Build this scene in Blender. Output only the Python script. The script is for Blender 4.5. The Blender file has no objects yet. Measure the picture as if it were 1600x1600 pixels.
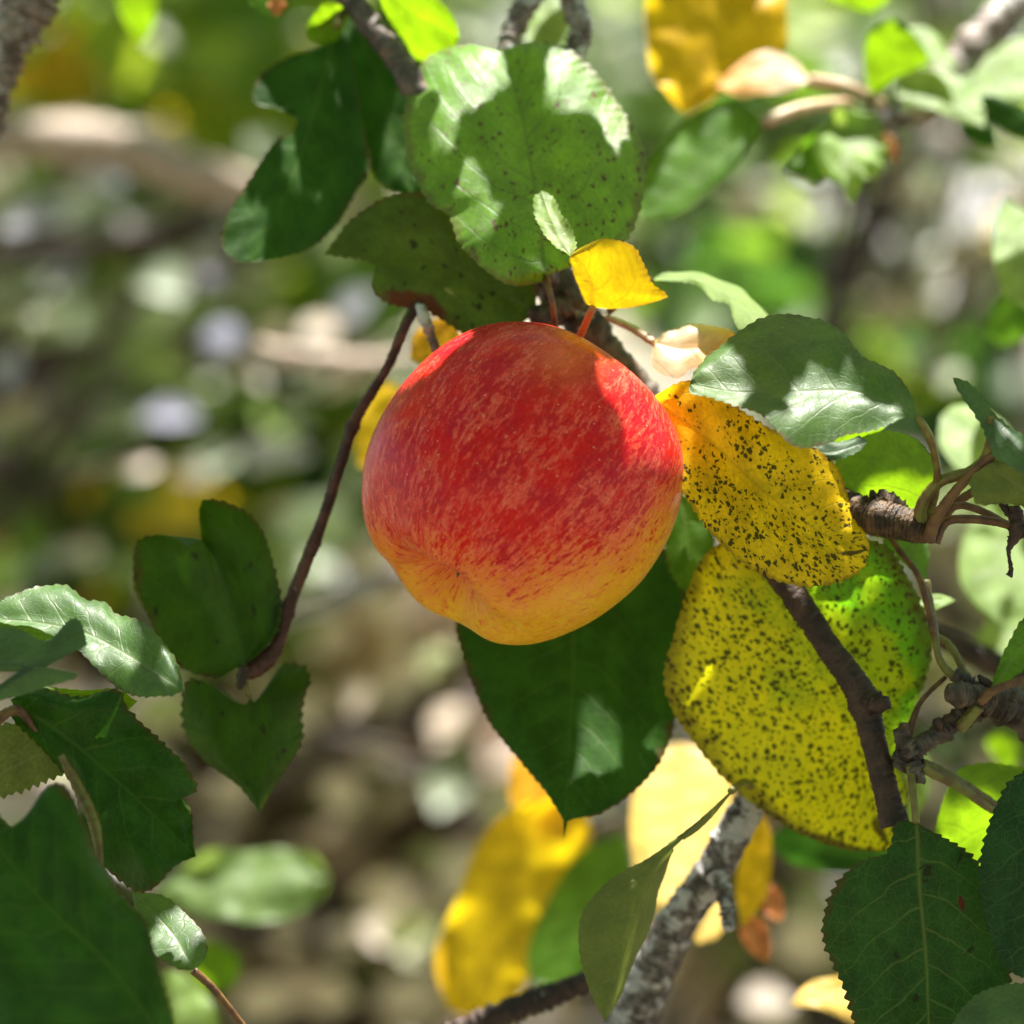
import bpy, math, random
import numpy as np
from mathutils import Vector, Matrix, noise as mnoise
random.seed(7)
C = bpy.context.scene.collection
sc = bpy.context.scene

# ------------------------------------------------------------------ camera
D0 = 0.694                      # metres from the lens to the middle of the apple
CAM = Vector((0, 0, 1.5)); PITCH = math.radians(-8)
FWD = Vector((0, math.cos(PITCH), math.sin(PITCH))); UP = Vector((0, -math.sin(PITCH), math.cos(PITCH))); RT = Vector((1, 0, 0))
cam = bpy.data.cameras.new('camera'); cam_o = bpy.data.objects.new('camera', cam); C.objects.link(cam_o)
cam_o.location = CAM; cam_o.rotation_euler = (math.radians(90) + PITCH, 0, 0)
cam.lens = 100; cam.sensor_width = 36; cam.clip_start = 0.02; cam.clip_end = 500
cam.dof.use_dof = True; cam.dof.focus_distance = D0 - 0.014; cam.dof.aperture_fstop = 6.0
cam.dof.aperture_blades = 0
sc.camera = cam_o
K = 0.36 / 1600

def P(px, py, z=0.0):
    """a point seen at that place of the photograph, z millimetres behind the middle of the apple"""
    d = D0 + z / 1000
    return CAM + FWD * d + RT * ((px - 800) * K * d) + UP * ((800 - py) * K * d)

# ------------------------------------------------------------------ light
SUN = Vector((0.12, 0.25, 0.95)).normalized()
w = bpy.data.worlds.new('World'); sc.world = w; w.use_nodes = True
nt = w.node_tree; nt.nodes.clear()
sky = nt.nodes.new('ShaderNodeTexSky'); sky.sky_type = 'NISHITA'; sky.sun_disc = False
sky.sun_elevation = math.asin(SUN.z); sky.sun_rotation = math.atan2(SUN.x, SUN.y)
bg = nt.nodes.new('ShaderNodeBackground'); bg.inputs[1].default_value = 0.05
wo = nt.nodes.new('ShaderNodeOutputWorld')
nt.links.new(sky.outputs[0], bg.inputs[0]); nt.links.new(bg.outputs[0], wo.inputs[0])
sl = bpy.data.lights.new('sun', 'SUN'); sl.energy = 5.0; sl.angle = math.radians(0.53); sl.color = (1.0, 0.95, 0.88)
so = bpy.data.objects.new('sun', sl); C.objects.link(so); so.rotation_euler = SUN.to_track_quat('Z', 'Y').to_euler()
sc.view_settings.view_transform = 'Standard'; sc.view_settings.look = 'None'; sc.view_settings.gamma = 1
sc.view_settings.exposure = 2.12
sc.cycles.max_bounces = 8; sc.cycles.diffuse_bounces = 4; sc.cycles.transmission_bounces = 5; sc.cycles.glossy_bounces = 2
sc.cycles.use_denoising = True
sc.cycles.sample_clamp_indirect = 6
sc.cycles.caustics_reflective = False; sc.cycles.caustics_refractive = False

# ------------------------------------------------------------------ node helpers
class NT:
    def __init__(s, name):
        s.m = bpy.data.materials.new(name); s.m.use_nodes = True; s.t = s.m.node_tree; s.t.nodes.clear()
    def put(s, inp, v):
        if v is None: return
        if isinstance(v, bpy.types.NodeSocket): s.t.links.new(v, inp)
        elif isinstance(v, (tuple, list)):
            n = len(inp.default_value); v = tuple(v)
            inp.default_value = v[:n] if len(v) >= n else v + (1.0,) * (n - len(v))
        else: inp.default_value = v
    def node(s, typ, ins=None, **kw):
        n = s.t.nodes.new(typ)
        for k, v in kw.items(): setattr(n, k, v)
        for k, v in (ins or {}).items(): s.put(n.inputs[k], v)
        return n
    def math(s, op, a, b=None, c=None, clamp=False):
        n = s.node('ShaderNodeMath', operation=op, use_clamp=clamp)
        s.put(n.inputs[0], a); s.put(n.inputs[1], b); s.put(n.inputs[2], c)
        return n.outputs[0]
    def ramp(s, x, lo, hi, a=0.0, b=1.0):
        n = s.node('ShaderNodeMapRange', interpolation_type='SMOOTHSTEP')
        s.put(n.inputs[0], x); s.put(n.inputs[1], lo); s.put(n.inputs[2], hi); s.put(n.inputs[3], a); s.put(n.inputs[4], b)
        return n.outputs[0]
    def mix(s, f, a, b):
        n = s.node('ShaderNodeMix', data_type='RGBA')
        s.put(n.inputs[0], f); s.put(n.inputs[6], a); s.put(n.inputs[7], b)
        return n.outputs[2]
    def noise(s, vec, scale, detail=2.0, rough=0.5, dist=0.0, out=0):
        n = s.node('ShaderNodeTexNoise', {'Vector': vec, 'Scale': scale, 'Detail': detail, 'Roughness': rough, 'Distortion': dist})
        return n.outputs[out]
    def vor(s, vec, scale, feature='F1', rnd=1.0, out='Distance', dim='2D'):
        n = s.node('ShaderNodeTexVoronoi', feature=feature, voronoi_dimensions=dim)
        s.put(n.inputs['Vector'], vec); s.put(n.inputs['Scale'], scale); s.put(n.inputs['Randomness'], rnd)
        return n.outputs[out]
    def comb(s, x, y, z=0.0):
        n = s.node('ShaderNodeCombineXYZ'); s.put(n.inputs[0], x); s.put(n.inputs[1], y); s.put(n.inputs[2], z); return n.outputs[0]
    def sep(s, v):
        n = s.node('ShaderNodeSeparateXYZ'); s.put(n.inputs[0], v); return n.outputs
    def uv(s, name): return s.node('ShaderNodeUVMap', uv_map=name).outputs[0]
    def out(s, shader):
        o = s.node('ShaderNodeOutputMaterial'); s.t.links.new(shader, o.inputs[0]); return s.m

def leaf_material(name, c1, c2, under=None, vein=(0.22, 0.30, 0.08), vein_amt=0.45, trans=None, trans_w=0.38, mix_u=0.0, mix_t=0.0,
                  mix_b=0.5, spots=0.0, spot_base=0.0, spot_col=(0.025, 0.03, 0.008), spot_u=0.0, spot_t=0.5, spot_s=5.0, flecks=0.0,
                  edge=0.0, edge_col=(0.10, 0.04, 0.015), rough=0.42, spec=0.20, scab=None, seed=0.0, spacing=0.85, wax=0.0, net=0.5):
    s = NT(name)
    cm = s.uv('cm'); tu = s.uv('tu')
    x, y, _ = s.sep(cm); t, uu, _ = s.sep(tu)
    u = s.math('MULTIPLY_ADD', uu, 2.0, -1.0)                # -1 .. 1 across the blade
    au = s.math('ABSOLUTE', u); ay = s.math('ABSOLUTE', y)
    off = s.node('ShaderNodeVectorMath', {0: cm, 1: (seed * 3.1, seed * 1.7, 0)}, operation='ADD').outputs[0]
    wob = s.noise(off, 0.9, 2.0)
    # side veins
    g = s.math('MULTIPLY_ADD', ay, 0.62, s.math('MULTIPLY', s.math('MULTIPLY', ay, ay), 0.13))
    sv = s.math('SUBTRACT', x, g)
    sv = s.math('ADD', sv, s.math('MULTIPLY', s.math('SIGN', y), spacing * 0.23))
    sv = s.math('ADD', sv, s.math('MULTIPLY', wob, 0.55))
    dv = s.math('ABSOLUTE', s.math('SUBTRACT', s.math('FRACT', s.math('DIVIDE', sv, spacing)), 0.5))
    dv = s.math('MULTIPLY', dv, spacing * 0.75)
    wv = s.ramp(au, 0.0, 1.0, 0.042, 0.012)
    side = s.math('SUBTRACT', 1.0, s.math('DIVIDE', dv, wv), clamp=True)
    wm = s.ramp(t, 0.0, 1.0, 0.095, 0.030)
    midm = s.math('SUBTRACT', 1.0, s.math('DIVIDE', ay, wm), clamp=True)
    nv = s.node('ShaderNodeVectorMath', {0: off, 1: s.node('ShaderNodeVectorMath', {0: s.noise(off, 3.0, 1.0, out=1), 1: (0.16, 0.16, 0)}, operation='MULTIPLY').outputs[0]}, operation='ADD').outputs[0]
    n1 = s.math('SUBTRACT', 1.0, s.math('DIVIDE', s.vor(nv, 2.6, 'DISTANCE_TO_EDGE'), 0.035), clamp=True)
    n2 = s.math('SUBTRACT', 1.0, s.math('DIVIDE', s.vor(nv, 7.5, 'DISTANCE_TO_EDGE'), 0.06), clamp=True)
    netm = s.math('MULTIPLY', s.math('MAXIMUM', s.math('MULTIPLY', n1, 0.7), s.math('MULTIPLY', n2, 0.4)), net)
    vm = s.math('MAXIMUM', s.math('MAXIMUM', midm, s.math('MULTIPLY', side, 0.8)), netm)
    # colour
    lo = s.noise(off, 0.55, 3.0, 0.55)
    f = s.math('ADD', s.math('MULTIPLY_ADD', s.math('SUBTRACT', lo, 0.5), 2.2, mix_b), s.math('MULTIPLY', u, mix_u))
    f = s.math('ADD', f, s.math('MULTIPLY', s.math('SUBTRACT', t, 0.5), mix_t), clamp=True)
    col = s.mix(f, c1, c2)
    fine = s.math('MULTIPLY', s.ramp(s.noise(off, 11.0, 3.0, 0.6), 0.3, 0.7, 0.88, 1.12), s.ramp(s.noise(off, 1.3, 3.0, 0.6), 0.3, 0.7, 0.78, 1.22))
    col = s.node('ShaderNodeVectorMath', {0: col, 3: fine}, operation='SCALE').outputs[0]
    col = s.mix(s.math('MULTIPLY', vm, vein_amt), col, vein)
    dark = 0.0
    if spots > 0:
        sp = s.node('ShaderNodeVectorMath', {0: off, 1: s.node('ShaderNodeVectorMath', {0: s.noise(off, 9.0, 1.0, out=1), 1: (0.20, 0.20, 0)}, operation='MULTIPLY').outputs[0]}, operation='ADD').outputs[0]
        vn = s.node('ShaderNodeTexVoronoi', {'Vector': sp, 'Scale': spot_s}, voronoi_dimensions='2D')
        rc = s.sep(vn.outputs['Color'])[0]; rad = s.math('MULTIPLY_ADD', s.math('MULTIPLY', rc, rc), 0.34, 0.11)
        dens = s.math('ADD', s.ramp(s.noise(off, 1.5, 4.0, 0.7), 0.36, 0.60), s.math('ADD', s.math('MULTIPLY', u, spot_u), s.math('MULTIPLY', s.math('SUBTRACT', t, 0.5), spot_t)))
        dens = s.math('MULTIPLY', s.math('ADD', dens, spot_base), spots, clamp=True)
        on = s.math('LESS_THAN', s.sep(vn.outputs['Color'])[1], dens)
        dot = s.ramp(s.math('SUBTRACT', vn.outputs['Distance'], s.math('ADD', rad, 0.03)), -0.05, 0.04, 1.0, 0.0)
        dark = s.math('MULTIPLY', dot, on)
        halo = s.math('MULTIPLY', s.ramp(s.math('SUBTRACT', vn.outputs['Distance'], rad), 0.0, 0.22, 0.45, 0.0), on)
        col = s.mix(halo, col, tuple(a * 0.35 + b * 0.5 for a, b in zip(c1, spot_col)))
        col = s.mix(s.math('MULTIPLY', dark, 0.92), col, spot_col)
    if flecks > 0:      # pale dusty flecks
        fl = s.ramp(s.noise(off, 14.0, 3.0, 0.65), 0.62, 0.70)
        fl = s.math('MULTIPLY', fl, s.ramp(s.noise(off, 1.6, 2.0), 0.45, 0.62))
        col = s.mix(s.math('MULTIPLY', fl, flecks), col, (0.42, 0.47, 0.36))
    dmg = None
    if edge > 0:
        e = s.math('MULTIPLY', s.ramp(s.math('ADD', au, s.math('MULTIPLY', s.noise(off, 2.5, 3.0), 0.25)), 1.10 - 0.35 * edge, 1.12), min(1.0, 0.5 + edge * 0.5))
        col = s.mix(e, col, edge_col); dmg = e
    for q in (scab or []):   # (t, u, radius, colour)
        ddt = s.math('MULTIPLY', s.math('SUBTRACT', t, q[0]), 1.6); ddu = s.math('SUBTRACT', u, q[1])
        dd = s.math('SQRT', s.math('ADD', s.math('MULTIPLY', ddt, ddt), s.math('MULTIPLY', ddu, ddu)))
        dd = s.math('ADD', dd, s.math('MULTIPLY', s.math('SUBTRACT', s.noise(off, 2.2, 3.0), 0.5), q[2] * 1.4))
        sm = s.ramp(dd, q[2] * 0.7, q[2] * 1.25, 1.0, 0.0); col = s.mix(sm, col, q[3]); dmg = sm if dmg is None else s.math('MAXIMUM', dmg, sm)
    if wax > 0: col = s.mix(wax, col, (0.20, 0.26, 0.22))
    geo = s.node('ShaderNodeNewGeometry')
    und = under or tuple(min(0.6, 0.35 * a + b) for a, b in zip(c1, (0.10, 0.14, 0.06)))
    ucol = s.mix(s.math('MULTIPLY', vm, 0.5), und, tuple(min(0.7, a * 1.4 + 0.02) for a in und))
    ucol = s.mix(0.35, ucol, col)
    base = s.mix(geo.outputs['Backfacing'], col, ucol)
    # relief
    h = s.math('SUBTRACT', s.math('MULTIPLY', s.noise(off, 6.0, 3.0, 0.6), 0.16), s.math('MULTIPLY', vm, 0.5))
    bump = s.node('ShaderNodeBump', {'Strength': 0.32, 'Distance': 0.0006, 'Height': h}).outputs[0]
    ro = s.math('ADD', s.math('MULTIPLY', geo.outputs['Backfacing'], 0.25), s.ramp(s.noise(off, 5.0, 2.0), 0.3, 0.7, rough - 0.05, rough + 0.1))
    p = s.node('ShaderNodeBsdfPrincipled', {'Base Color': base, 'Roughness': ro, 'Specular IOR Level': spec, 'Normal': bump})
    tc = trans or tuple(min(0.9, a * k) for a, k in zip(c2, (3.2, 3.0, 1.6)))
    tcol = s.mix(s.math('MULTIPLY', vm, 0.45), tc, tuple(a * 0.55 for a in tc))
    lum = s.node('ShaderNodeVectorMath', {0: tcol, 3: fine}, operation='SCALE').outputs[0]
    if mix_u or mix_t:
        lum = s.mix(f, tuple(min(0.9, a * k) for a, k in zip(c1, (2.6, 2.6, 1.5))), lum)
    if spots > 0: lum = s.mix(s.math('MULTIPLY', dark, 0.9), lum, (0.02, 0.015, 0.0))
    if dmg is not None: lum = s.mix(s.math('MULTIPLY', dmg, 0.8), lum, tuple(a * 0.8 for a in edge_col))
    tr = s.node('ShaderNodeBsdfTranslucent', {'Color': lum, 'Normal': bump})
    mx = s.node('ShaderNodeMixShader', {0: trans_w}); s.t.links.new(p.outputs[0], mx.inputs[1]); s.t.links.new(tr.outputs[0], mx.inputs[2])
    return s.out(mx.outputs[0])

def bark_material(name, c1=(0.055, 0.035, 0.025), c2=(0.16, 0.13, 0.11), lichen=0.2, lcol=(0.55, 0.56, 0.52), scale=60.0, orange=0.0, ring=0.0):
    s = NT(name)
    o = s.node('ShaderNodeTexCoord').outputs['Object']
    n = s.noise(o, scale * 3, 4.0, 0.65)
    col = s.mix(s.ramp(n, 0.38, 0.66), c1, c2)
    col = s.mix(s.ramp(s.noise(o, scale * 9, 3.0, 0.7), 0.55, 0.7, 0.0, 0.7), col, tuple(a * 0.35 for a in c1))
    if orange: col = s.mix(s.math('MULTIPLY', s.ramp(s.noise(o, scale * 4, 3.0), 0.55, 0.65), orange), col, (0.28, 0.12, 0.04))
    l = s.ramp(s.math('ADD', s.noise(o, scale * 1.6, 4.0, 0.6), s.math('MULTIPLY', s.noise(o, scale * 14, 2.0), 0.25)), 0.80 - 0.30 * lichen, 0.86 - 0.30 * lichen)
    col = s.mix(l, col, s.mix(s.noise(o, scale * 6, 3.0), lcol, tuple(a * 0.7 for a in lcol)))
    h = s.math('ADD', s.math('MULTIPLY', n, 0.8), s.math('ADD', s.math('MULTIPLY', s.noise(o, scale * 10, 3.0, 0.7), 0.5), s.math('MULTIPLY', l, 0.6)))
    b = s.node('ShaderNodeBump', {'Strength': 0.8, 'Distance': 0.0012, 'Height': h}).outputs[0]
    p = s.node('ShaderNodeBsdfPrincipled', {'Base Color': col, 'Roughness': 0.62, 'Specular IOR Level': 0.4, 'Normal': b})
    return s.out(p.outputs[0])

def plain_material(name, c1, c2=None, rough=0.5, scale=300.0, trans=None):
    s = NT(name); o = s.node('ShaderNodeTexCoord').outputs['Object']
    c2 = c2 or tuple(a * 0.6 for a in c1)
    col = s.mix(s.ramp(s.noise(o, scale, 3.0), 0.35, 0.65), c1, c2)
    b = s.node('ShaderNodeBump', {'Strength': 0.3, 'Distance': 0.0004, 'Height': s.noise(o, scale * 5, 3.0)}).outputs[0]
    p = s.node('ShaderNodeBsdfPrincipled', {'Base Color': col, 'Roughness': rough, 'Normal': b})
    return s.out(p.outputs[0])

def foliage_material(name, trans_w=0.4, rough=0.45, spec=0.5):
    s = NT(name)
    a = s.node('ShaderNodeVertexColor', layer_name='tint').outputs[0]
    tc = s.node('ShaderNodeMix', data_type='RGBA', blend_type='MULTIPLY'); s.put(tc.inputs[0], 1.0); s.put(tc.inputs[6], a); s.put(tc.inputs[7], (3.0, 3.0, 1.6, 1))
    p = s.node('ShaderNodeBsdfPrincipled', {'Base Color': a, 'Roughness': rough, 'Specular IOR Level': spec})
    tr = s.node('ShaderNodeBsdfTranslucent', {'Color': tc.outputs[2]})
    mx = s.node('ShaderNodeMixShader', {0: trans_w}); s.t.links.new(p.outputs[0], mx.inputs[1]); s.t.links.new(tr.outputs[0], mx.inputs[2])
    return s.out(mx.outputs[0])

# ------------------------------------------------------------------ object helpers
def link(name, me, mat=None, parent=None):
    o = bpy.data.objects.new(name, me); C.objects.link(o)
    if mat: me.materials.append(mat)
    if parent: o.parent = parent; o.matrix_parent_inverse = Matrix.Translation(parent.location).inverted()
    return o
def tag(o, label=None, cat=None, group=None, kind=None):
    if label: o['label'] = label
    if cat: o['category'] = cat
    if group: o['group'] = group
    if kind: o['kind'] = kind
    return o
def thing(name, label, cat, loc, group=None):
    o = bpy.data.objects.new(name, None); C.objects.link(o); o.location = loc; o.empty_display_size = 0.01
    return tag(o, label, cat, group)
def mesh(name, V, F, smooth=True):
    me = bpy.data.meshes.new(name); me.from_pydata([tuple(v) for v in V], [], F)
    if smooth: me.polygons.foreach_set('use_smooth', [True] * len(me.polygons))
    me.update(); return me

def spline(pts, n):
    """Catmull-Rom through pts, resampled evenly by arc length -> array (n, dim)"""
    p = np.array(pts, float)
    if len(p) == 2: fine = p[0] + (p[1] - p[0]) * np.linspace(0, 1, 40)[:, None]
    else:
        q = np.vstack([2 * p[0] - p[1], p, 2 * p[-1] - p[-2]]); out = []
        for i in range(1, len(q) - 2):
            a, b, c, d = q[i - 1], q[i], q[i + 1], q[i + 2]
            for t in np.linspace(0, 1, 14, endpoint=False):
                out.append(0.5 * (2 * b + (c - a) * t + (2 * a - 5 * b + 4 * c - d) * t * t + (3 * b - 3 * c + d - a) * t ** 3))
        out.append(p[-1]); fine = np.array(out)
    seg = np.r_[0, np.cumsum(np.linalg.norm(np.diff(fine[:, :2], axis=0), axis=1))]
    if seg[-1] == 0: seg = np.linspace(0, 1, len(fine))
    s = np.linspace(0, seg[-1], n)
    return np.stack([np.interp(s, seg, fine[:, k]) for k in range(fine.shape[1])], 1)

def tube(pts, seg=14, step=3.0, rough=0.10, freq=0.05, knots=(), cap=True, ring=0.0, ringlen=6.0):
    """pts (px,py,z,r in px) -> mesh data of a bent tapering twig; knots (fraction, gain, width)"""
    L = sum(math.dist(pts[i][:2], pts[i + 1][:2]) for i in range(len(pts) - 1))
    n = max(4, min(260, int(L / step)))
    s = spline(pts, n)
    c = [P(*q[:3]) for q in s]
    V = []; F = []
    T0 = (c[1] - c[0]).normalized(); N = T0.orthogonal().normalized()
    for i in range(n):
        T = (c[min(n - 1, i + 1)] - c[max(0, i - 1)])
        T = T.normalized() if T.length > 1e-9 else T0
        N = (N - T * N.dot(T)).normalized(); B = T.cross(N)
        r = s[i][3] * K * (D0 + s[i][2] / 1000)
        fr = i / (n - 1)
        for kf, kg, kw in knots: r *= 1 + kg * math.exp(-((fr - kf) / kw) ** 2)
        if ring: r *= 1 + ring * (abs(math.sin(i * step / ringlen * math.pi)) ** 0.5 - 0.6)
        for k in range(seg):
            a = 2 * math.pi * k / seg
            d = N * math.cos(a) + B * math.sin(a)
            q = c[i] + d * r
            rr = r * (1 + rough * 2 * mnoise.fractal(q / (r * 2.0 + 1e-6) , 0.7, 2.0, 3))
            V.append(c[i] + d * rr)
        T0 = T
    for i in range(n - 1):
        for k in range(seg):
            a = i * seg + k; b = i * seg + (k + 1) % seg
            F.append((a, b, b + seg, a + seg))
    if cap:
        V.append(c[0]); V.append(c[-1])
        for k in range(seg):
            F.append((len(V) - 2, (k + 1) % seg, k)); F.append((len(V) - 1, (n - 1) * seg + k, (n - 1) * seg + (k + 1) % seg))
    return V, F

def wood(name, pts, mat, parent, **kw):
    V, F = tube(pts, **kw); return link(name, mesh(name, V, F), mat, parent)
def join_wood(name, parts, mat, parent):
    V = []; F = []
    for pts, kw in parts:
        v, f = tube(pts, **kw); b = len(V); V += v; F += [tuple(i + b for i in q) for q in f]
    return link(name, mesh(name, V, F), mat, parent)

LIT = []       # world points that the sun reaches
SHADE = []     # world points that the crown leaves are placed to shade
def leaf(name, parent, mat, base, mid, tip, A, B, z=0.0, lean=10.0, turn=0.0, cup=0.0, bulge=0.10, tooth=0.7, toothlen=2.5, rows=None, cols=11,
         under=False, wave=0.6, quilt=0.20, petiole=None, pmat=None, pr=5.0, label=None, lit=(), shade=True, seed=0, curl=0.0):
    """one blade: midrib from base to tip, A and B the two margins, all traced in the photograph's pixels.
       z: depth (mm) of its middle; lean: degrees it faces up; turn: degrees it faces right"""
    allp = np.array([base[:2]] + [q[:2] for q in A] + [tip[:2]] + [q[:2] for q in B])
    cx, cy = allp.mean(0)
    tl, tt = math.tan(math.radians(lean)), math.tan(math.radians(turn))
    def dep(q):
        e = q[2] if len(q) > 2 else 0.0
        return (q[0], q[1], z + e + 0.156 * (tt * (q[0] - cx) - tl * (q[1] - cy)))
    b0, t0 = dep(base), dep(tip)
    M = [b0] + [dep(q) for q in mid] + [t0]
    SA = [b0] + [dep(q) for q in A] + [t0]; SB = [b0] + [dep(q) for q in B] + [t0]
    per = max(sum(math.dist(S[i][:2], S[i + 1][:2]) for i in range(len(S) - 1)) for S in (SA, SB)) * 0.156
    if rows is None: rows = int(min(190, max(24, per / toothlen * 5.5)))
    m = spline(M, rows); a = spline(SA, rows); b = spline(SB, rows)
    rnd = random.Random(seed * 13 + len(name) + int(base[0]))
    us = [math.sin(math.pi / 2 * (k / cols)) ** 0.85 for k in range(cols + 1)]
    def W(q): return P(q[0], q[1], q[2])
    mw = [W(q) for q in m]
    length = sum((mw[i + 1] - mw[i]).length for i in range(rows - 1))
    view = (mw[rows // 2] - CAM).normalized()
    amps = [0.55 + 0.7 * rnd.random() for _ in range(400)]
    V = []; UVc = []; UVt = []
    xs = 0.0
    wsd = rnd.random() * 50
    for i in range(rows):
        if i: xs += (mw[i] - mw[i - 1]).length
        t = i / (rows - 1)
        row = []
        for sgn, e in ((-1, a), (1, b)):
            ew = W(e[i]); half = ew - mw[i]
            hw = half.length
            tan = (mw[min(rows - 1, i + 1)] - mw[max(0, i - 1)])
            nrm = tan.cross(half) * sgn
            nrm = nrm.normalized() if nrm.length > 1e-12 else -view
            if nrm.dot(view) > 0: nrm = -nrm            # towards the lens
            sd = per * t / toothlen; ph = sd % 1.0; ki = int(sd) + (180 if sgn > 0 else 0)
            tm = tooth * 0.001 * amps[ki % 400] * ((ph / 0.75) if ph < 0.75 else (1 - ph) / 0.25) * min(1.0, 9 * t, 9 * (1 - t) + 0.25)
            hd = half.normalized() if hw > 1e-7 else Vector((0, 0, 0))
            cols_ = []
            for k, uv_ in enumerate(us):
                if k == 0 and sgn > 0: continue
                p = mw[i] + half * uv_
                sv = (xs * 100 - 0.62 * hw * uv_ * 100) / 0.85 + (0.23 if sgn > 0 else -0.23)
                off = bulge * hw * 4 * uv_ * (1 - uv_) * 0.6
                off += quilt * 0.001 * math.cos(2 * math.pi * sv) * -1 * min(1, uv_ * 3) * (1 - 0.6 * uv_) * min(1.0, hw / 0.008)
                off += wave * 0.001 * 2.2 * uv_ * uv_ * mnoise.noise(Vector((t * 5 + wsd, sgn * 3.0 + uv_, wsd)))
                off += cup * 0.001 * uv_ * uv_ + curl * 0.001 * t * t
                p = p + nrm * off + hd * (tm * uv_ ** 7)
                cols_.append((p, (xs * 100, sgn * hw * uv_ * 100), (t, 0.5 + 0.5 * sgn * uv_)))
            if sgn < 0: cols_.reverse()
            row += cols_
        V += [r[0] for r in row]; UVc += [r[1] for r in row]; UVt += [r[2] for r in row]
    nc = 2 * cols + 1; F = []
    for i in range(rows - 1):
        for k in range(nc - 1):
            q = i * nc + k; F.append((q, q + 1, q + nc + 1, q + nc))
    # which side shows
    i0 = (rows // 2) * nc + cols // 2
    e1 = V[i0 + 1] - V[i0]; e2 = V[i0 + nc] - V[i0]
    facing = e1.cross(e2).dot(view) < 0
    if facing == under: F = [q[::-1] for q in F]
    me = mesh(name, V, F)
    for nm, U in (('cm', UVc), ('tu', UVt)):
        ul = me.uv_layers.new(name=nm)
        li = np.empty(len(me.loops), int); me.loops.foreach_get('vertex_index', li)
        ul.data.foreach_set('uv', np.array(U)[li].ravel())
    o = link(name, me, mat, parent)
    if label: o['label'] = label
    if petiole:
        pts = [(q[0], q[1], q[2], q[3] if len(q) > 3 else pr) for q in petiole]
        V2, F2 = tube([(base[0], base[1], b0[2], pr * 0.75)] + pts if math.dist(base[:2], pts[0][:2]) > 2 else pts, seg=9, rough=0.05, step=4)
        po = bpy.data.objects.new('petiole', mesh('petiole', V2, F2)); C.objects.link(po); po.data.materials.append(pmat or PET)
        po.parent = o
        po.matrix_parent_inverse = Matrix.Identity(4)
        po.location = -Vector(o.matrix_parent_inverse.translation) * 0
    for i in range(0, len(V), 3):
        v = V[i]; d = (v - CAM).dot(FWD)
        px = 800 + (v - CAM).dot(RT) / d / K; py = 800 - (v - CAM).dot(UP) / d / K
        inside = any((px - q[0]) ** 2 / q[2] ** 2 + (py - q[1]) ** 2 / (q[3] if len(q) > 3 else q[2]) ** 2 < 1 for q in lit)
        if inside: LIT.append(v)
        elif shade: SHADE.append(v)
    return o

# ------------------------------------------------------------------ materials
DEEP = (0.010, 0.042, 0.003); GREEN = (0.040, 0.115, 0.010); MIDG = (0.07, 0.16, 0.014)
YEL = (0.78, 0.55, 0.006); GOLD = (0.55, 0.27, 0.015); LIME = (0.22, 0.30, 0.02)
PET = plain_material('petiole_green', (0.15, 0.15, 0.022), (0.11, 0.07, 0.015))
PET_RED = plain_material('petiole_reddish', (0.42, 0.12, 0.03), (0.30, 0.16, 0.05))
PET_BROWN = plain_material('petiole_brown', (0.15, 0.075, 0.018), (0.07, 0.028, 0.010))
PET_PALE = plain_material('petiole_pale', (0.50, 0.38, 0.24), (0.40, 0.24, 0.12))
BARK = bark_material('bark_brown', (0.035, 0.024, 0.018), (0.12, 0.095, 0.075), lichen=0.12, orange=0.25)
BARK_DARK = bark_material('bark_dark_red', (0.020, 0.010, 0.007), (0.060, 0.032, 0.020), lichen=0.0)
BARK_TWIG = bark_material('bark_red_brown', (0.034, 0.012, 0.008), (0.095, 0.038, 0.024), lichen=0.0)
BARK_GREY = bark_material('bark_grey', (0.10, 0.07, 0.055), (0.30, 0.25, 0.22), lichen=0.45)
BARK_LICHEN = bark_material('bark_lichen', (0.05, 0.035, 0.028), (0.20, 0.17, 0.15), lichen=0.62, lcol=(0.50, 0.48, 0.47), scale=110)
BARK_BEIGE = bark_material('bark_beige', (0.26, 0.19, 0.14), (0.45, 0.36, 0.29), lichen=0.1)
BARK_SPUR = bark_material('bark_spur', (0.022, 0.012, 0.006), (0.12, 0.065, 0.025), lichen=0.05, scale=80)

m_big = leaf_material('leaf_broad_green', (0.090, 0.215, 0.010), (0.115, 0.245, 0.014), vein=(0.022, 0.03, 0.012), vein_amt=0.85, spots=0.34, spot_col=(0.12, 0.06, 0.02), spot_u=0.35, spot_t=-1.3, spot_s=6.5, flecks=0.8, spec=0.55, rough=0.42, edge=0.25, edge_col=(0.13, 0.09, 0.03), seed=1)
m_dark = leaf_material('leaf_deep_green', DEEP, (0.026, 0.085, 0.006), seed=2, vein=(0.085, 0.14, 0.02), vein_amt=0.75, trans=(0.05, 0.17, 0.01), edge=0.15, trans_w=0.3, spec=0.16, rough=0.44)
m_dark2 = leaf_material('leaf_deep_green_bitten', (0.026, 0.066, 0.008), (0.05, 0.085, 0.010), seed=3, vein=(0.12, 0.15, 0.04), vein_amt=0.25, scab=[(0.50, 0.93, 0.22, (0.10, 0.01, 0.008)), (0.40, 0.45, 0.035, (0.3, 0.36, 0.1))], edge=0.3, spots=0.12, spot_s=4)
m_green = leaf_material('leaf_green', GREEN, MIDG, seed=4, edge=0.15)
m_mid = leaf_material('leaf_mid_green', (0.010, 0.036, 0.001), (0.024, 0.062, 0.002), seed=24, edge=0.1, vein=(0.05, 0.08, 0.01), vein_amt=0.5, spots=0.12, spot_s=4.5)
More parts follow.
